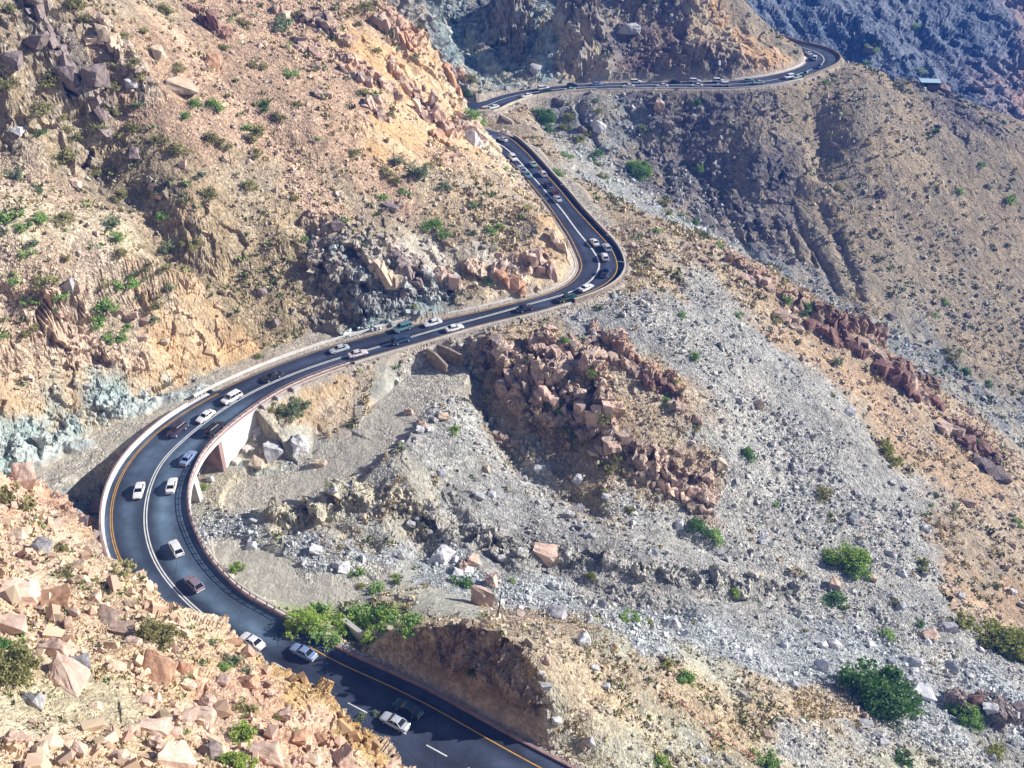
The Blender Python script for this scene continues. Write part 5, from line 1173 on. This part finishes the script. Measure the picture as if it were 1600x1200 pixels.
BU = """8 15 30 o;115 8 35 o;121 5 30 o;132 30 22 o;256 13 28 o;442 36 34 p;381 34 22 o;192 54 20 o;223 44 24 o;351 74 20 o;402 100 26 o;454 110 28 g;280 105 25 o;209 96 22 o;179 98 20 o;219 118 22 o;81 132 35 o;13 135 36 o;172 132 26 o;216 164 26 p;174 170 30 o;307 159 22 g;337 164 30 g;290 179 20 g;415 165 22 d;439 180 22 o;467 159 20 o;64 165 34 o;105 184 18 o;105 199 20 o;152 199 24 o;182 209 30 o;209 199 28 o;118 211 25 o;61 203 30 d;250 216 28 o;334 214 30 o;350 225 24 o;402 206 34 o;402 235 20 o;385 197 18 g;277 231 34 o;101 246 42 o;155 263 40 o;22 270 32 p;314 273 20 p;371 270 14 p;388 289 28 o;327 300 30 o;189 304 26 o;253 336 20 g;456 304 18 y;61 334 32 g;103 339 30 o;17 334 42 g;36 350 28 g;5 361 20 p;172 344 32 p;51 376 22 p;182 368 24 g;40 391 28 g;184 391 28 o;300 378 32 o;263 388 30 p;62 299 18 p;479 373 15 g
105 403 18 o;233 417 22 o;260 420 24 o;17 432 30 g;72 432 38 o;189 440 38 g;157 444 24 o;211 430 16 p;226 434 14 p;94 464 28 g;51 467 20 g;37 471 16 g;162 476 40 g;221 464 24 p;243 467 34 o;263 447 20 p;154 503 30 g;196 510 20 g;240 496 18 p;49 520 30 o;176 527 32 g;4 528 18 g;405 555 14 y;88 484 14 p;317 758 14 b;510 754 8 b
564 138 25 o;589 76 15 o;621 73 12 p;570 13 30 o;650 88 14 p;606 47 20 o;732 120 26 o;729 147 22 d;732 175 30 g;754 190 20 g;608 175 20 o;555 235 20 o;702 231 18 o;736 273 12 y;604 268 26 o;619 280 18 o;655 263 42 p;630 299 18 g;599 304 20 g;695 289 24 p;678 348 30 g;692 364 22 g;766 356 20 g;781 354 16 b;827 321 14 b;736 317 18 p;699 358 14 p;537 346 16 g;621 250 22 p;736 363 14 p;658 40 16 o
859 202 20 d;888 181 20 y;880 199 18 y;918 206 22 y;905 214 20 y;932 238 20 d;932 255 14 y;884 240 20 g;868 267 22 g;940 272 16 y;1036 312 22 o;1043 332 20 y;1001 197 20 p;1062 336 12 g;1026 358 14 b;935 169 14 y;924 245 16 d
1092 260 18 g;1087 157 18 d;1289 127 12 g;1360 74 20 g;1354 98 14 g;1431 40 14 g;1460 202 14 d;1534 253 14 g;1578 307 24 b;1499 297 16 g;1544 290 10 g;1102 363 22 p;1124 380 20 g;1080 346 20 d;1311 289 12 y;1475 363 10 p;1438 111 12 g;1570 191 10 d
1230 469 22 g;1261 479 18 g;1258 488 14 d;1215 498 22 o;1153 488 16 g;1244 528 18 o;1087 555 20 g;1300 533 14 o;1305 565 22 p;1170 709 28 d;1284 766 32 o;1089 665 18 o;1397 596 12 g;1300 613 10 y;1198 429 10 y;1065 489 14 g;1487 548 22 o;1480 556 16 o;1505 575 24 d;1544 599 16 d;1597 609 14 p;1526 446 10 d;1565 699 14 p;1566 737 12 o;1524 694 16 p;1453 788 10 g;1492 785 12 g;1215 786 12 g;1462 488 14 g;1478 469 14 g;1500 545 10 g;1330 690 8 p
763 437 18 g;648 478 12 y;881 530 18 g;923 582 18 b;874 636 26 g;947 650 30 o;881 670 20 o;711 668 20 b;1041 626 16 g;948 727 30 o;1056 596 10 b;938 478 16 p;942 766 12 y;736 741 10 p;965 717 22 o;986 795 16 y;1105 560 8 p
1303 932 38 d;1149 927 18 b;1438 872 24 y;1440 890 18 y;1499 969 42 y;1384 987 28 g;1195 1180 42 g;1075 1057 36 g;1411 1181 34 d;1554 1171 36 y;1296 805 16 y;1347 840 14 o;1404 1142 18 g;1256 984 10 y;1148 1060 14 o;1436 972 16 d;1590 812 20 g;1556 915 16 o;1531 931 14 o;1397 938 16 o;1090 820 34 d;1118 836 30 g;1080 969 10 y;1320 945 14 o;1178 1085 12 g
559 893 22 g;591 918 32 g;618 901 18 b;722 905 36 d;800 905 12 g;923 896 18 y;982 962 32 g;1013 972 22 y;1036 1036 26 y;1063 1063 18 g;1012 1117 12 y;1033 1192 34 b;739 1050 18 d;640 920 12 o;565 915 14 y
475 968 60 b;458 978 36 b;520 965 40 b;568 968 44 b;488 962 44 b;610 962 40 b;632 975 40 g;552 972 36 b;505 958 46 g;540 985 44 b;522 1000 34 g;556 955 40 g;590 960 46 d;610 975 42 g;645 968 34 g;580 990 38 b;497 985 36 g;460 960 26 g
192 888 42 o;101 891 34 o;89 854 28 o;368 884 26 b;371 1192 56 b;375 1035 38 p;462 1141 16 g;435 1117 18 y;340 1000 18 b;567 1121 24 p;590 1112 16 p;350 1040 22 g;330 1000 14 p;5 760 18 y;150 900 14 y"""
for it in BU.replace('\n', ';').split(';'):
    a = it.split(); bush(float(a[0]), float(a[1]), float(a[2]), a[3])
for a in [(849, 181, 38, 'd', 'dark green rounded tree just below the upper road', 1.05, True), (998, 264, 42, 'g', 'round pale green tree in the ravine above the stone chute', 1.15, True), (1367, 1072, 118, 'd', 'big dark green tree standing in the white boulder wash', 1.0, True),
          (1316, 866, 74, 'b', 'big bright green bush on the scree at the right', .8, False), (1335, 890, 44, 'g', 'green lower lobe of the big bright green bush on the right scree', .9, False), (1553, 990, 92, 'y', 'large yellow-olive thicket at the right edge beside the wash', .75, False), (1590, 1010, 60, 'y', 'yellow-olive thicket cut by the right picture edge', .8, False),
          (1505, 1113, 54, 'g', 'round green bush near the lower right corner', 1.0, False), (1387, 698, 30, 'y', 'tall yellow-olive bush on the scree, upper lobe', 1.2, False), (1392, 716, 34, 'y', 'yellow-olive bush on the scree, lower lobe with a long shadow', 1.0, False),
          (452, 626, 52, 'p', 'pale green spreading bush directly below the road by the abutment', .6, False), (430, 634, 26, 'o', 'brownish bush beside the abutment top', .8, False), (250, 988, 60, 'o', 'large olive bush behind the pointed boulder in the foreground', 1.15, False),
          (18, 1035, 84, 'o', 'largest olive bush cut by the left picture edge', 1.0, False), (-4, 1010, 50, 'd', 'dark bush at the left picture edge above the largest olive bush', 1.0, False), (381, 1106, 42, 'o', 'olive bush above the bright green bush in the foreground', 1.2, False), (383, 1144, 48, 'b', 'bright green bush on the foreground rocks', .9, False),
          (27, 782, 48, 'o', 'ragged olive bush on the pink outcrop at the left edge', 1.5, False)]:
    bush(a[0], a[1], a[2], a[3], a[4], a[5], a[6])
# leafless shrub leaning out beside the bridge
g, v = ground_at(158, 872); o = link('dead_shrub', None, loc=g); tag(o, 'leafless white-twigged shrub leaning out beside the bridge edge', 'shrub')
mb = MB(); r = random.Random(3)
def twig(p, d, L, rad, dep):
    q = p + d * L; mb.tube(p, q, rad, rad * .6, n=4, cap=False)
    if dep:
        for _ in range(3): twig(q, (d + Vector((r.uniform(-.7, .7), r.uniform(-.7, .7), r.uniform(-.3, .5)))).normalized(), L * .7, rad * .6, dep - 1)
for k in range(5): twig(Vector((0, 0, -.3)), Vector((r.uniform(-.6, .6), r.uniform(-.4, .6), 1)).normalized(), 1.5, .06, 3)
mb.build('branches', simple_mat('pale_twig', (.42, .38, .36), .8), o)
# dry tufts and ground scrub
def tufts(N, names, kinds_w, seed, smin, smax, label, colr):
    r = np.random.default_rng(seed); wt = np.zeros(len(KN))
    for k, x in kinds_w.items(): wt[KN.index(k)] = x
    pdk = np.zeros(len(px_)); 
    sub = np.nonzero(inview & (RDf > 1.5) & (TRK > .5) & (NZf > .55))[0]; sub = r.choice(sub, min(len(sub), 260000), replace=False)
    kd = np.empty(len(sub), int)
    for i in range(0, len(sub), 20000):
        kd[i:i + 20000] = np.argmin(((KV[None, :, :] - KF[sub[i:i + 20000], None, :]) ** 2).sum(-1), 1)
    p = wt[kd] * np.clip(.3 + 1.8 * fbm(GXf[sub] / 9, GYf[sub] / 9, seed=seed + 3), 0, 3); p /= p.sum()
    vid = sub[r.choice(len(sub), N, p=p)]; s = r.uniform(smin, smax, N) * np.clip(dd_[vid] / 150, .7, 2.0)
    nb = 9; c = VV[vid][:, None] + r.normal(size=(N, nb, 3)) * (s[:, None, None] * [.55, .55, .0]); c = c + NRM[vid][:, None] * 0.02
    top = c + np.stack([r.normal(size=(N, nb)) * .35, r.normal(size=(N, nb)) * .35, r.uniform(.5, 1.0, (N, nb))], -1) * s[:, None, None]
    th = r.uniform(0, 6.28, (N, nb)); wv = np.stack([np.cos(th), np.sin(th), 0 * th], -1) * (s[:, None, None] * .28)
    V = np.stack([c - wv, c + wv, top + wv * .7, top - wv * .7], 2).reshape(-1, 3); F = np.arange(len(V)).reshape(-1, 4)
    ck = np.array(colr)[r.integers(0, len(colr), N)] * r.uniform(.7, 1.25, (N, 1)); col = np.repeat(ck, nb * 4, 0)
    o = link(names, mesh_np(names, V, F, SMAT, np.clip(col, .02, .8))); tag(o, label, 'grass', kind='stuff')
tufts(4500, 'dry_grass', {'cream': 1.2, 'sage': 3, 'tan2': 4, 'rough': 1, 'tan': 2, 'pinkslope': .8, 'orange': .5, 'olive': 1, 'tanfar': 1.0, 'greytan': 1, 'ochre3': .9, 'rust': .8, 'pinkscree': .7, 'grey': .12}, 301, .25, .6, 'dry straw-coloured grass tufts between the stones', [(.60, .49, .28), (.52, .44, .26), (.64, .55, .36), (.48, .37, .20)])
tufts(2600, 'low_scrub', {'cream': 1.5, 'sage': 3, 'olive': 4, 'olive2': 3, 'pinkscree': 1.6, 'tan': 1.2, 'pinkslope': .9, 'tanfar': 1.6, 'darkrock': 2, 'purple': .8, 'greyfar': 1.0, 'ochre3': .5, 'tan2': 1.5, 'green': 6, 'rust': .4, 'greytan': .4, 'hazeshade': .4}, 331, .25, .7, 'low green and grey scrub between the stones', [(.22, .24, .09), (.28, .32, .16), (.18, .26, .08), (.30, .28, .14), (.18, .17, .09)])
print('plants', NB[0], time.time() - T0)
# ------------------------------------------------------------------ cars
def car_paint(name, c):
    m, n, l, b = new_mat(name); b.inputs['Base Color'].default_value = (*c, 1); b.inputs['Roughness'].default_value = .32
    b.inputs['Coat Weight'].default_value = .6; b.inputs['Coat Roughness'].default_value = .08; return m
CPM = {k: car_paint(k.replace(' ', '_') + '_paint', c) for k, c in {'white': (.78, .78, .78), 'silver': (.50, .53, .58), 'pinkish white': (.66, .58, .60), 'mauve': (.26, .20, .24), 'dark purple': (.05, .035, .06), 'black': (.015, .016, .02), 'dark teal': (.02, .05, .06),
       'dark blue': (.02, .05, .12), 'teal': (.10, .22, .25), 'dark red': (.10, .015, .02), 'pale green': (.35, .48, .42), 'silver blue': (.22, .30, .50), 'dark green': (.02, .07, .05), 'cream': (.66, .60, .45), 'blue-grey': (.18, .25, .35)}.items()}
GLASS = simple_mat('car_glass', (.015, .018, .022), .12, spec=.6); TYRE = simple_mat('tyre_rubber', (.02, .02, .02), .9); RIM = simple_mat('wheel_rim', (.55, .55, .57), .4, metal=.5)
LAMPW = simple_mat('headlight_glass', (.7, .7, .68), .2); LAMPR = simple_mat('taillight_red', (.40, .02, .02), .3); TRIM = simple_mat('black_trim', (.03, .03, .035), .6); CHROME = simple_mat('bumper_trim', (.5, .5, .5), .4)
# front is +x; stations of the lower body: x, z bottom, z belt, half width
CT = {
 'sedan': dict(L=4.7, W=.88, body=[(2.35, .34, .52, .62), (2.28, .26, .66, .76), (1.9, .24, .78, .84), (1.1, .24, .90, .88), (.2, .24, .93, .89), (-1.0, .24, .94, .89), (-1.6, .26, .96, .87), (-2.2, .30, .92, .80), (-2.35, .38, .80, .70)],
               cab=[(.98, .90, .0), (.30, 1.36, .62), (-.95, 1.38, .62), (-1.62, .95, .0)], wheels=(1.42, -1.38), wr=.32),
 'suv': dict(L=4.8, W=.95, body=[(2.4, .48, .72, .80), (2.33, .36, .98, .90), (1.95, .34, 1.06, .94), (1.15, .34, 1.12, .96), (0, .34, 1.12, .96), (-1.6, .34, 1.12, .96), (-2.3, .36, 1.12, .94), (-2.4, .46, 1.02, .88)],
             cab=[(1.12, 1.12, .0), (.62, 1.76, .74), (-2.0, 1.78, .74), (-2.32, 1.12, .0)], wheels=(1.5, -1.45), wr=.39),
 'wagon': dict(L=4.5, W=.88, body=[(2.25, .36, .56, .66), (2.15, .28, .74, .80), (1.7, .26, .86, .86), (1.0, .26, .94, .88), (0, .26, .96, .88), (-1.5, .26, .97, .88), (-2.15, .30, .96, .84), (-2.25, .40, .86, .76)],
               cab=[(1.15, .94, .0), (.45, 1.48, .64), (-1.6, 1.50, .64), (-2.15, .97, .0)], wheels=(1.38, -1.32), wr=.33),
 'pickup': dict(L=5.1, W=.92, body=[(2.55, .46, .70, .78), (2.48, .36, .92, .88), (2.0, .34, 1.00, .92), (1.2, .34, 1.04, .93), (0, .34, 1.04, .93), (-.72, .34, 1.04, .93), (-2.45, .36, 1.00, .92), (-2.55, .46, .92, .90)],
                cab=[(1.15, 1.04, .0), (.62, 1.66, .70), (-.45, 1.68, .70), (-.72, 1.04, .0)], wheels=(1.6, -1.55), wr=.37)}
def car_meshes(t):
    c = CT[t]; W = c['W']; M = {}
    mb = MB(); rings = []
    for x, zb, zt, hw in c['body']:
        mid = zb + (zt - zb) * .55
        rings.append([(x, -hw * .86, zb), (x, hw * .86, zb), (x, hw * .98, zb + .1), (x, hw, mid), (x, hw * .90, zt), (x, hw * .5, zt + .035), (x, -hw * .5, zt + .035), (x, -hw * .90, zt), (x, -hw, mid), (x, -hw * .98, zb + .1)])
    mb.loft(rings)
    (x0, z0, _), (x1, z1, w1), (x2, z2, w2), (x3, z3, _) = c['cab']; wb = W * .86
    # roof panel and pillars belong to the body
    mb.loft([[(x1, -w1, z1 - .05), (x1, w1, z1 - .05), (x1, w1 * .93, z1 + .02), (x1, -w1 * .93, z1 + .02)], [(x1 - .25, -w1 - .03, z1 - .03), (x1 - .25, w1 + .03, z1 - .03), (x1 - .25, w1 * .93, z1 + .06), (x1 - .25, -w1 * .93, z1 + .06)],
             [(x2 + .25, -w2 - .03, z2 - .03), (x2 + .25, w2 + .03, z2 - .03), (x2 + .25, w2 * .93, z2 + .06), (x2 + .25, -w2 * .93, z2 + .06)], [(x2, -w2, z2 - .05), (x2, w2, z2 - .05), (x2, w2 * .93, z2 + .02), (x2, -w2 * .93, z2 + .02)]])
    xm = (x1 + x2) / 2 + .1; pil = [((x0, z0), (x1, z1)), ((x3, z3), (x2, z2)), ((xm, z0), (xm - .03, z1))]
    if t in ('suv', 'wagon'): pil.append(((x2 + .75, z0), (x2 + .7, z1)))
    for (a, az_), (b2, bz) in pil:
        for s in (-1, 1): mb.tube((a, s * (wb + .005), az_), (b2, s * (w1 + .02), bz - .02), .055, n=4)
    if t == 'pickup':
        pass
    M['body'] = mb.mesh('body', CPM['white'], smooth_shade=False, bevel=.0)
    mb = MB(); mb.loft([[(x0, -wb, z0), (x0, wb, z0), (x1, w1, z1 - .06), (x1, -w1, z1 - .06)], [(x3, -wb, z3), (x3, wb, z3), (x2, w2, z2 - .06), (x2, -w2, z2 - .06)]])
    M['windows'] = mb.mesh('windows', GLASS)
    r = c['wr']; mb = MB(); mb.tube((0, -.11, 0), (0, .11, 0), r, n=14); M['tyre'] = mb.mesh('tyre', TYRE)
    mb = MB(); mb.tube((0, -.125, 0), (0, .125, 0), r * .58, n=10); M['rim'] = mb.mesh('rim', RIM)
    bx0 = c['body'][0]; bx1 = c['body'][-1]; f = c['body'][1]; bb = c['body'][-2]
    mb = MB(); mb.box((0, 0, 0), (.10, .34, .16)); M['headlight'] = mb.mesh('headlight', LAMPW)
    mb = MB(); mb.box((0, 0, 0), (.10, .26, .2)); M['taillight'] = mb.mesh('taillight', LAMPR)
    mb = MB(); mb.box((bx0[0] - .02, 0, bx0[1] + .06), (.16, bx0[3] * 2.05, .16)); M['front_bumper'] = mb.mesh('bumper', TRIM)
    mb = MB(); mb.box((bx1[0] + .0, 0, bx1[1] + .08), (.16, bx1[3] * 2.05, .18)); M['rear_bumper'] = mb.mesh('bumper', CHROME)
    if t == 'pickup':
        mb = MB(); mb.box((-1.6, 0, 1.065), (1.55, 1.45, .02)); M['cargo_bed'] = mb.mesh('cargo_bed', TRIM)
    mb = MB(); mb.tube((0, 0, 0), (-.2, 0, 0), .36, n=14); M['spare'] = mb.mesh('spare_wheel', TYRE)
    return M
CM = {t: car_meshes(t) for t in CT}
NC = [0]
SCENTRE = RC
def car(px, py, typ, col, fwd, label, spare=False, h=.65, cat='car'):
    """fwd +1: driving along the stations (away), -1: towards the camera's side"""
    x, y, z = P(px, py, h); i = int(np.argmin((RC[:, 0] - x) ** 2 + (RC[:, 1] - y) ** 2)); x, y, z = P(px, py, h + RC[i][2])
    i = int(np.argmin((RC[:, 0] - x) ** 2 + (RC[:, 1] - y) ** 2)); t = tan_[i] * fwd
    lat = (np.array([x, y]) - RC[i][:2]) @ nrm_[i][:2]
    lat = np.clip(lat, -WL[i] + 1.15, WR[i] - 1.15); lon = (np.array([x, y]) - RC[i][:2]) @ tan_[i][:2]
    pos = RC[i] + nrm_[i] * lat + tan_[i] * lon
    M = CM[typ]; c = CT[typ]; nm = {'sedan': 'car', 'wagon': 'car', 'suv': 'suv', 'pickup': 'pickup_truck'}[typ]
    o = link(nm, None, loc=(pos[0], pos[1], RC[i][2] + .01)); o.rotation_euler.z = math.atan2(t[1], t[0]) + random.uniform(-.03, .03)
    d = PIX(np.array([[pos[0], pos[1], 0.]]))[2][0]; near = d < 330
    b = link('body', M['body'], o); b.material_slots[0].link = 'OBJECT'; b.material_slots[0].material = CPM[col]
    link('windows', M['windows'], o)
    for wx in c['wheels']:
        for s in (-1, 1):
            wh = link('wheel', M['tyre'], o, loc=(wx, s * (c['W'] - .10), c['wr']))
            if near: link('rim', M['rim'], wh)
    b0_, b1_ = c['body'][0], c['body'][-1]
    for s in (-1, 1):
        link('headlight', M['headlight'], o, loc=(b0_[0] - .03, s * b0_[3] * .72, b0_[2] - .02)); link('taillight', M['taillight'], o, loc=(b1_[0] + .03, s * b1_[3] * .80, b1_[2] - .08))
    if near: link('bumper', M['front_bumper'], o); link('bumper', M['rear_bumper'], o)
    if 'cargo_bed' in M: link('cargo_bed', M['cargo_bed'], o)
    if spare: link('spare_wheel', M['spare'], o, loc=(-c['L'] / 2 - .0, 0, .98))
    tag(o, label, 'pickup' if typ == 'pickup' else 'suv' if typ == 'suv' else 'car', 'vehicles driving along the mountain road'); NC[0] += 1
    return o
CARS = [
 (617,1127,'sedan','silver',1,'silver-white sedan on the dashed line at the bottom, half in the mound shadow'),(637,1106,'sedan','dark teal',1,'dark teal sedan hidden in the mound shadow beside the orange line'),
 (474,1018,'sedan','silver blue',1,'blue-silver sedan in the patch of light at the bridge end'),(394,1001,'sedan','white',1,'white sedan leaving the bridge behind the foreground rocks'),(303,911,'wagon','mauve',1,'mauve hatchback on the bridge beside the inner parapet'),
 (275,856,'wagon','white',1,'white hatchback ahead of the mauve one on the bridge'),(217,766,'sedan','white',-1,'white sedan alone in the outer lane of the bridge'),(268,758,'sedan','white',1,'white boxy sedan in the inner lane at the sharpest part of the bridge'),
 (294,715,'sedan','silver blue',1,'silver-blue sedan in the inner lane near the far end of the bridge'),(336,670,'suv','black',1,'black off-road car with a spare wheel on its back door above the abutment'),(277,672,'suv','dark purple',-1,'dark purple minivan in the outer lane at the far end of the bridge'),
 (321,650,'sedan','white',-1,'white sedan following the dark purple minivan'),(362,622,'suv','white',-1,'white station wagon with a tall body between a white and a black sedan'),(425,588,'sedan','black',-1,'black sedan in the outer lane above the pale green bush'),
 (530,545,'sedan','silver',-1,'silver sedan with a mauve roof in the mountain lane before the short barrier'),(559,552,'sedan','pinkish white',1,'pinkish white sedan in the valley lane, first of three before the culvert'),(627,531,'suv','dark blue',1,'dark blue off-road car with a spare wheel on the valley side of the straight'),
 (629,512,'suv','teal',-1,'teal station wagon passing the short white barrier'),(676,504,'sedan','white',-1,'white sedan in the mountain lane behind the teal wagon'),(710,512,'sedan','white',1,'white sedan in the valley lane above the culvert walls'),
 (821,481,'sedan','black',1,'black sedan alone before the tight bend'),(886,465,'pickup','dark green',1,'dark green pickup with a light load entering the tight bend'),(916,449,'sedan','white',1,'long white sedan in the tight bend'),
 (947,425,'pickup','dark blue',1,'dark blue pickup in the middle of the tight bend'),(945,401,'wagon','white',1,'white hatchback just above the dark blue pickup'),(948,386,'wagon','silver',1,'silver-white hatchback next to the white post on the bend'),(929,378,'sedan','white',1,'white sedan at the upper end of the tight bend'),
 (871,310,'sedan','silver',1,'silver sedan leading the row of three dark cars on the straight'),(867,301,'sedan','dark red',1,'dark red sedan on the straight road'),(857,288,'sedan','black',1,'black sedan behind the dark red one on the straight road'),
 (848,271,'wagon','pinkish white',1,'pinkish white hatchback near the valley parapet of the straight'),(833,256,'sedan','pale green',1,'pale green sedan in the valley lane at the top of the straight'),(824,273,'sedan','teal',-1,'light teal sedan at the white centre line of the straight'),
 (813,263,'sedan','silver',-1,'silver sedan in the mountain lane right behind the light teal one'),(805,268,'sedan','blue-grey',-1,'blue-grey car squeezing past on the mountain edge of the straight'),(802,247,'suv','white',-1,'white off-road car at the top of the straight road'),(785,217,'sedan','silver',1,'silver sedan coming round the hill corner'),
 (756,172,'suv','cream',-1,'cream off-road car half hidden by the hill corner'),(771,167,'sedan','white',-1,'white sedan on the upper road next to the hill corner'),(827,151,'sedan','white',-1,'white sedan on the upper road above the dark green tree'),(849,138,'suv','white',1,'white off-road car on the upper road under the blue-grey cliff'),
 (853,144,'suv','dark green',-1,'dark green off-road car beside the white one on the upper road'),(894,133,'wagon','black',1,'black car on the far lane of the upper road'),(892,141,'sedan','pale green',-1,'pale green sedan in the near lane of the upper road'),(932,131,'sedan','silver blue',1,'silver-blue sedan on the upper road under the grey buttress'),
 (982,134,'sedan','white',-1,'white sedan in the near lane of the upper road left of the purple cliff'),(993,128,'suv','white',1,'tall white car on the upper road below the shaded rock wall'),(1035,134,'sedan','white',-1,'white sedan in the near lane at the middle of the upper road'),(1054,128,'sedan','black',1,'black sedan in front of the shaded rock wall'),
 (1085,126,'suv','white',1,'white tall car in the far lane, left of two white pairs'),(1089,133,'sedan','white',-1,'white sedan in the near lane, left of two white pairs'),(1122,126,'suv','white',1,'white tall car in the far lane, right of two white pairs'),(1130,132,'suv','white',-1,'large white car in the near lane, right of two white pairs'),
 (1170,125,'sedan','teal',1,'dark teal sedan where the upper road starts to curve'),(1185,128,'sedan','pale green',-1,'pale green sedan next to the dark teal one on the curve'),(1233,119,'suv','white',-1,'white truck-like car at the start of the farthest hairpin'),(1245,119,'sedan','pale green',-1,'pale green car right behind the white truck-like one'),
 (1259,114,'sedan','dark green',-1,'dark green sedan in the farthest hairpin'),(1281,102,'sedan','dark blue',-1,'dark blue car on the centre line of the farthest hairpin'),(1273,89,'suv','white',1,'white off-road car at the inner side of the farthest hairpin'),(1261,82,'sedan','white',1,'white sedan entering the farthest hairpin'),
 (1251,77,'sedan','dark blue',1,'dark blue sedan behind the hill edge at the farthest hairpin'),(1243,73,'sedan','silver',1,'silver car, the last one visible before the hill hides the road')]
for c in CARS: car(*c[:6], spare='spare wheel' in c[5])
# the distant road in the top right corner with its wall and one pale van
ty = 700.0
def PX_at_Y(px, py, Y):
    u = (px - 800) / FPX; v = (py - 600) / FPX; t = Y / (CP - v * SP); return Vector((t * u, Y, CAM_H - t * (SP + v * CP)))
a, b = PX_at_Y(1480, 3, 690), PX_at_Y(1640, 5, 660); mb = MB()
a0, b0_ = PX_at_Y(1480, 3, 690), PX_at_Y(1640, 5, 660)
ext = (b0_ - a0).normalized(); a0 = a0 - ext * 4; b0_ = b0_ + ext * 40
mb.add([a0, b0_, b0_ + Vector((3, 14, 0)), a0 + Vector((3, 14, 0)), a0 - Vector((0, 0, 15)), b0_ - Vector((0, 0, 17)), b0_ + Vector((3, 14, -17)), a0 + Vector((3, 14, -15))], [(0, 1, 2, 3), (0, 4, 5, 1), (1, 5, 6, 2), (2, 6, 7, 3), (3, 7, 4, 0), (4, 7, 6, 5)])
o = mb.build('retaining_wall', simple_mat('reddish_masonry', (.34, .22, .20), .9, vary=.25, scale=.3)); tag(o, 'long reddish retaining wall of a road in the top right corner', 'wall')
mb = MB(); mb.box(((a0.x + b0_.x) / 2, (a0.y + b0_.y) / 2, (a0.z + b0_.z) / 2 + .45), ((b0_ - a0).length, .4, .9), rz=math.atan2(b0_.y - a0.y, b0_.x - a0.x)); o = mb.build('parapet_wall', CONC); tag(o, 'pale parapet along the road in the top right corner', 'wall')
o = link('car', None, loc=PX_at_Y(1586, 3, 670) + Vector((0, 5, .0))); o.rotation_euler.z = math.atan2(ext.y, ext.x); bb = link('body', CM['suv']['body'], o); link('windows', CM['suv']['windows'], o)
tag(o, 'pale van on the distant road in the top right corner', 'car', 'vehicles driving along the mountain road')
print('cars', NC[0], time.time() - T0)

# ------------------------------------------------------------------ labels that several copies would share get a rank
ORD = ['leftmost', 'second from left', 'third from left', 'fourth from left', 'fifth from left']
bpy.context.view_layer.update()
for lab, obs in list(LABELS.items()):
    if len(obs) < 2: continue
    obs.sort(key=lambda o_: PIX(np.array([o_.location[:]]))[0][0])
    if len(obs) == 2: obs[0]['label'] = lab + ', the left one'; obs[1]['label'] = lab + ', the right one'
    else:
        for k, o_ in enumerate(obs):
            w_ = 'the rightmost' if k == len(obs) - 1 else 'the ' + ORD[k] if k < 5 else None
            if w_: o_['label'] = lab + ', ' + w_.replace('the ', '')

# ------------------------------------------------------------------ air
HAZE = 0.00030
if HAZE > 0:
    m = bpy.data.materials.new('haze'); m.use_nodes = True; n = m.node_tree.nodes; n.clear(); ou = n.new('ShaderNodeOutputMaterial'); pv = n.new('ShaderNodeVolumePrincipled')
    pv.inputs['Color'].default_value = (.03, .20, .90, 1); pv.inputs['Density'].default_value = HAZE; pv.inputs['Anisotropy'].default_value = 0.0
    m.node_tree.links.new(pv.outputs[0], ou.inputs['Volume'])
    zmin, zmax = float(TZc.min()) - 1.5, max(CAM_H, float(TZc.max())) + 3
    xx = float(np.abs(TXc).max()) + 5; y0_, y1_ = -20.0, float(TYc.max()) + 5
    mb = MB(); mb.box((0, (y0_ + y1_) / 2, (zmin + zmax) / 2), (2 * xx, y1_ - y0_, zmax - zmin)); hz = mb.build('haze', m); tag(hz, 'thin bluish air haze filling the valley', 'haze', kind='stuff')
print('done', time.time() - T0)
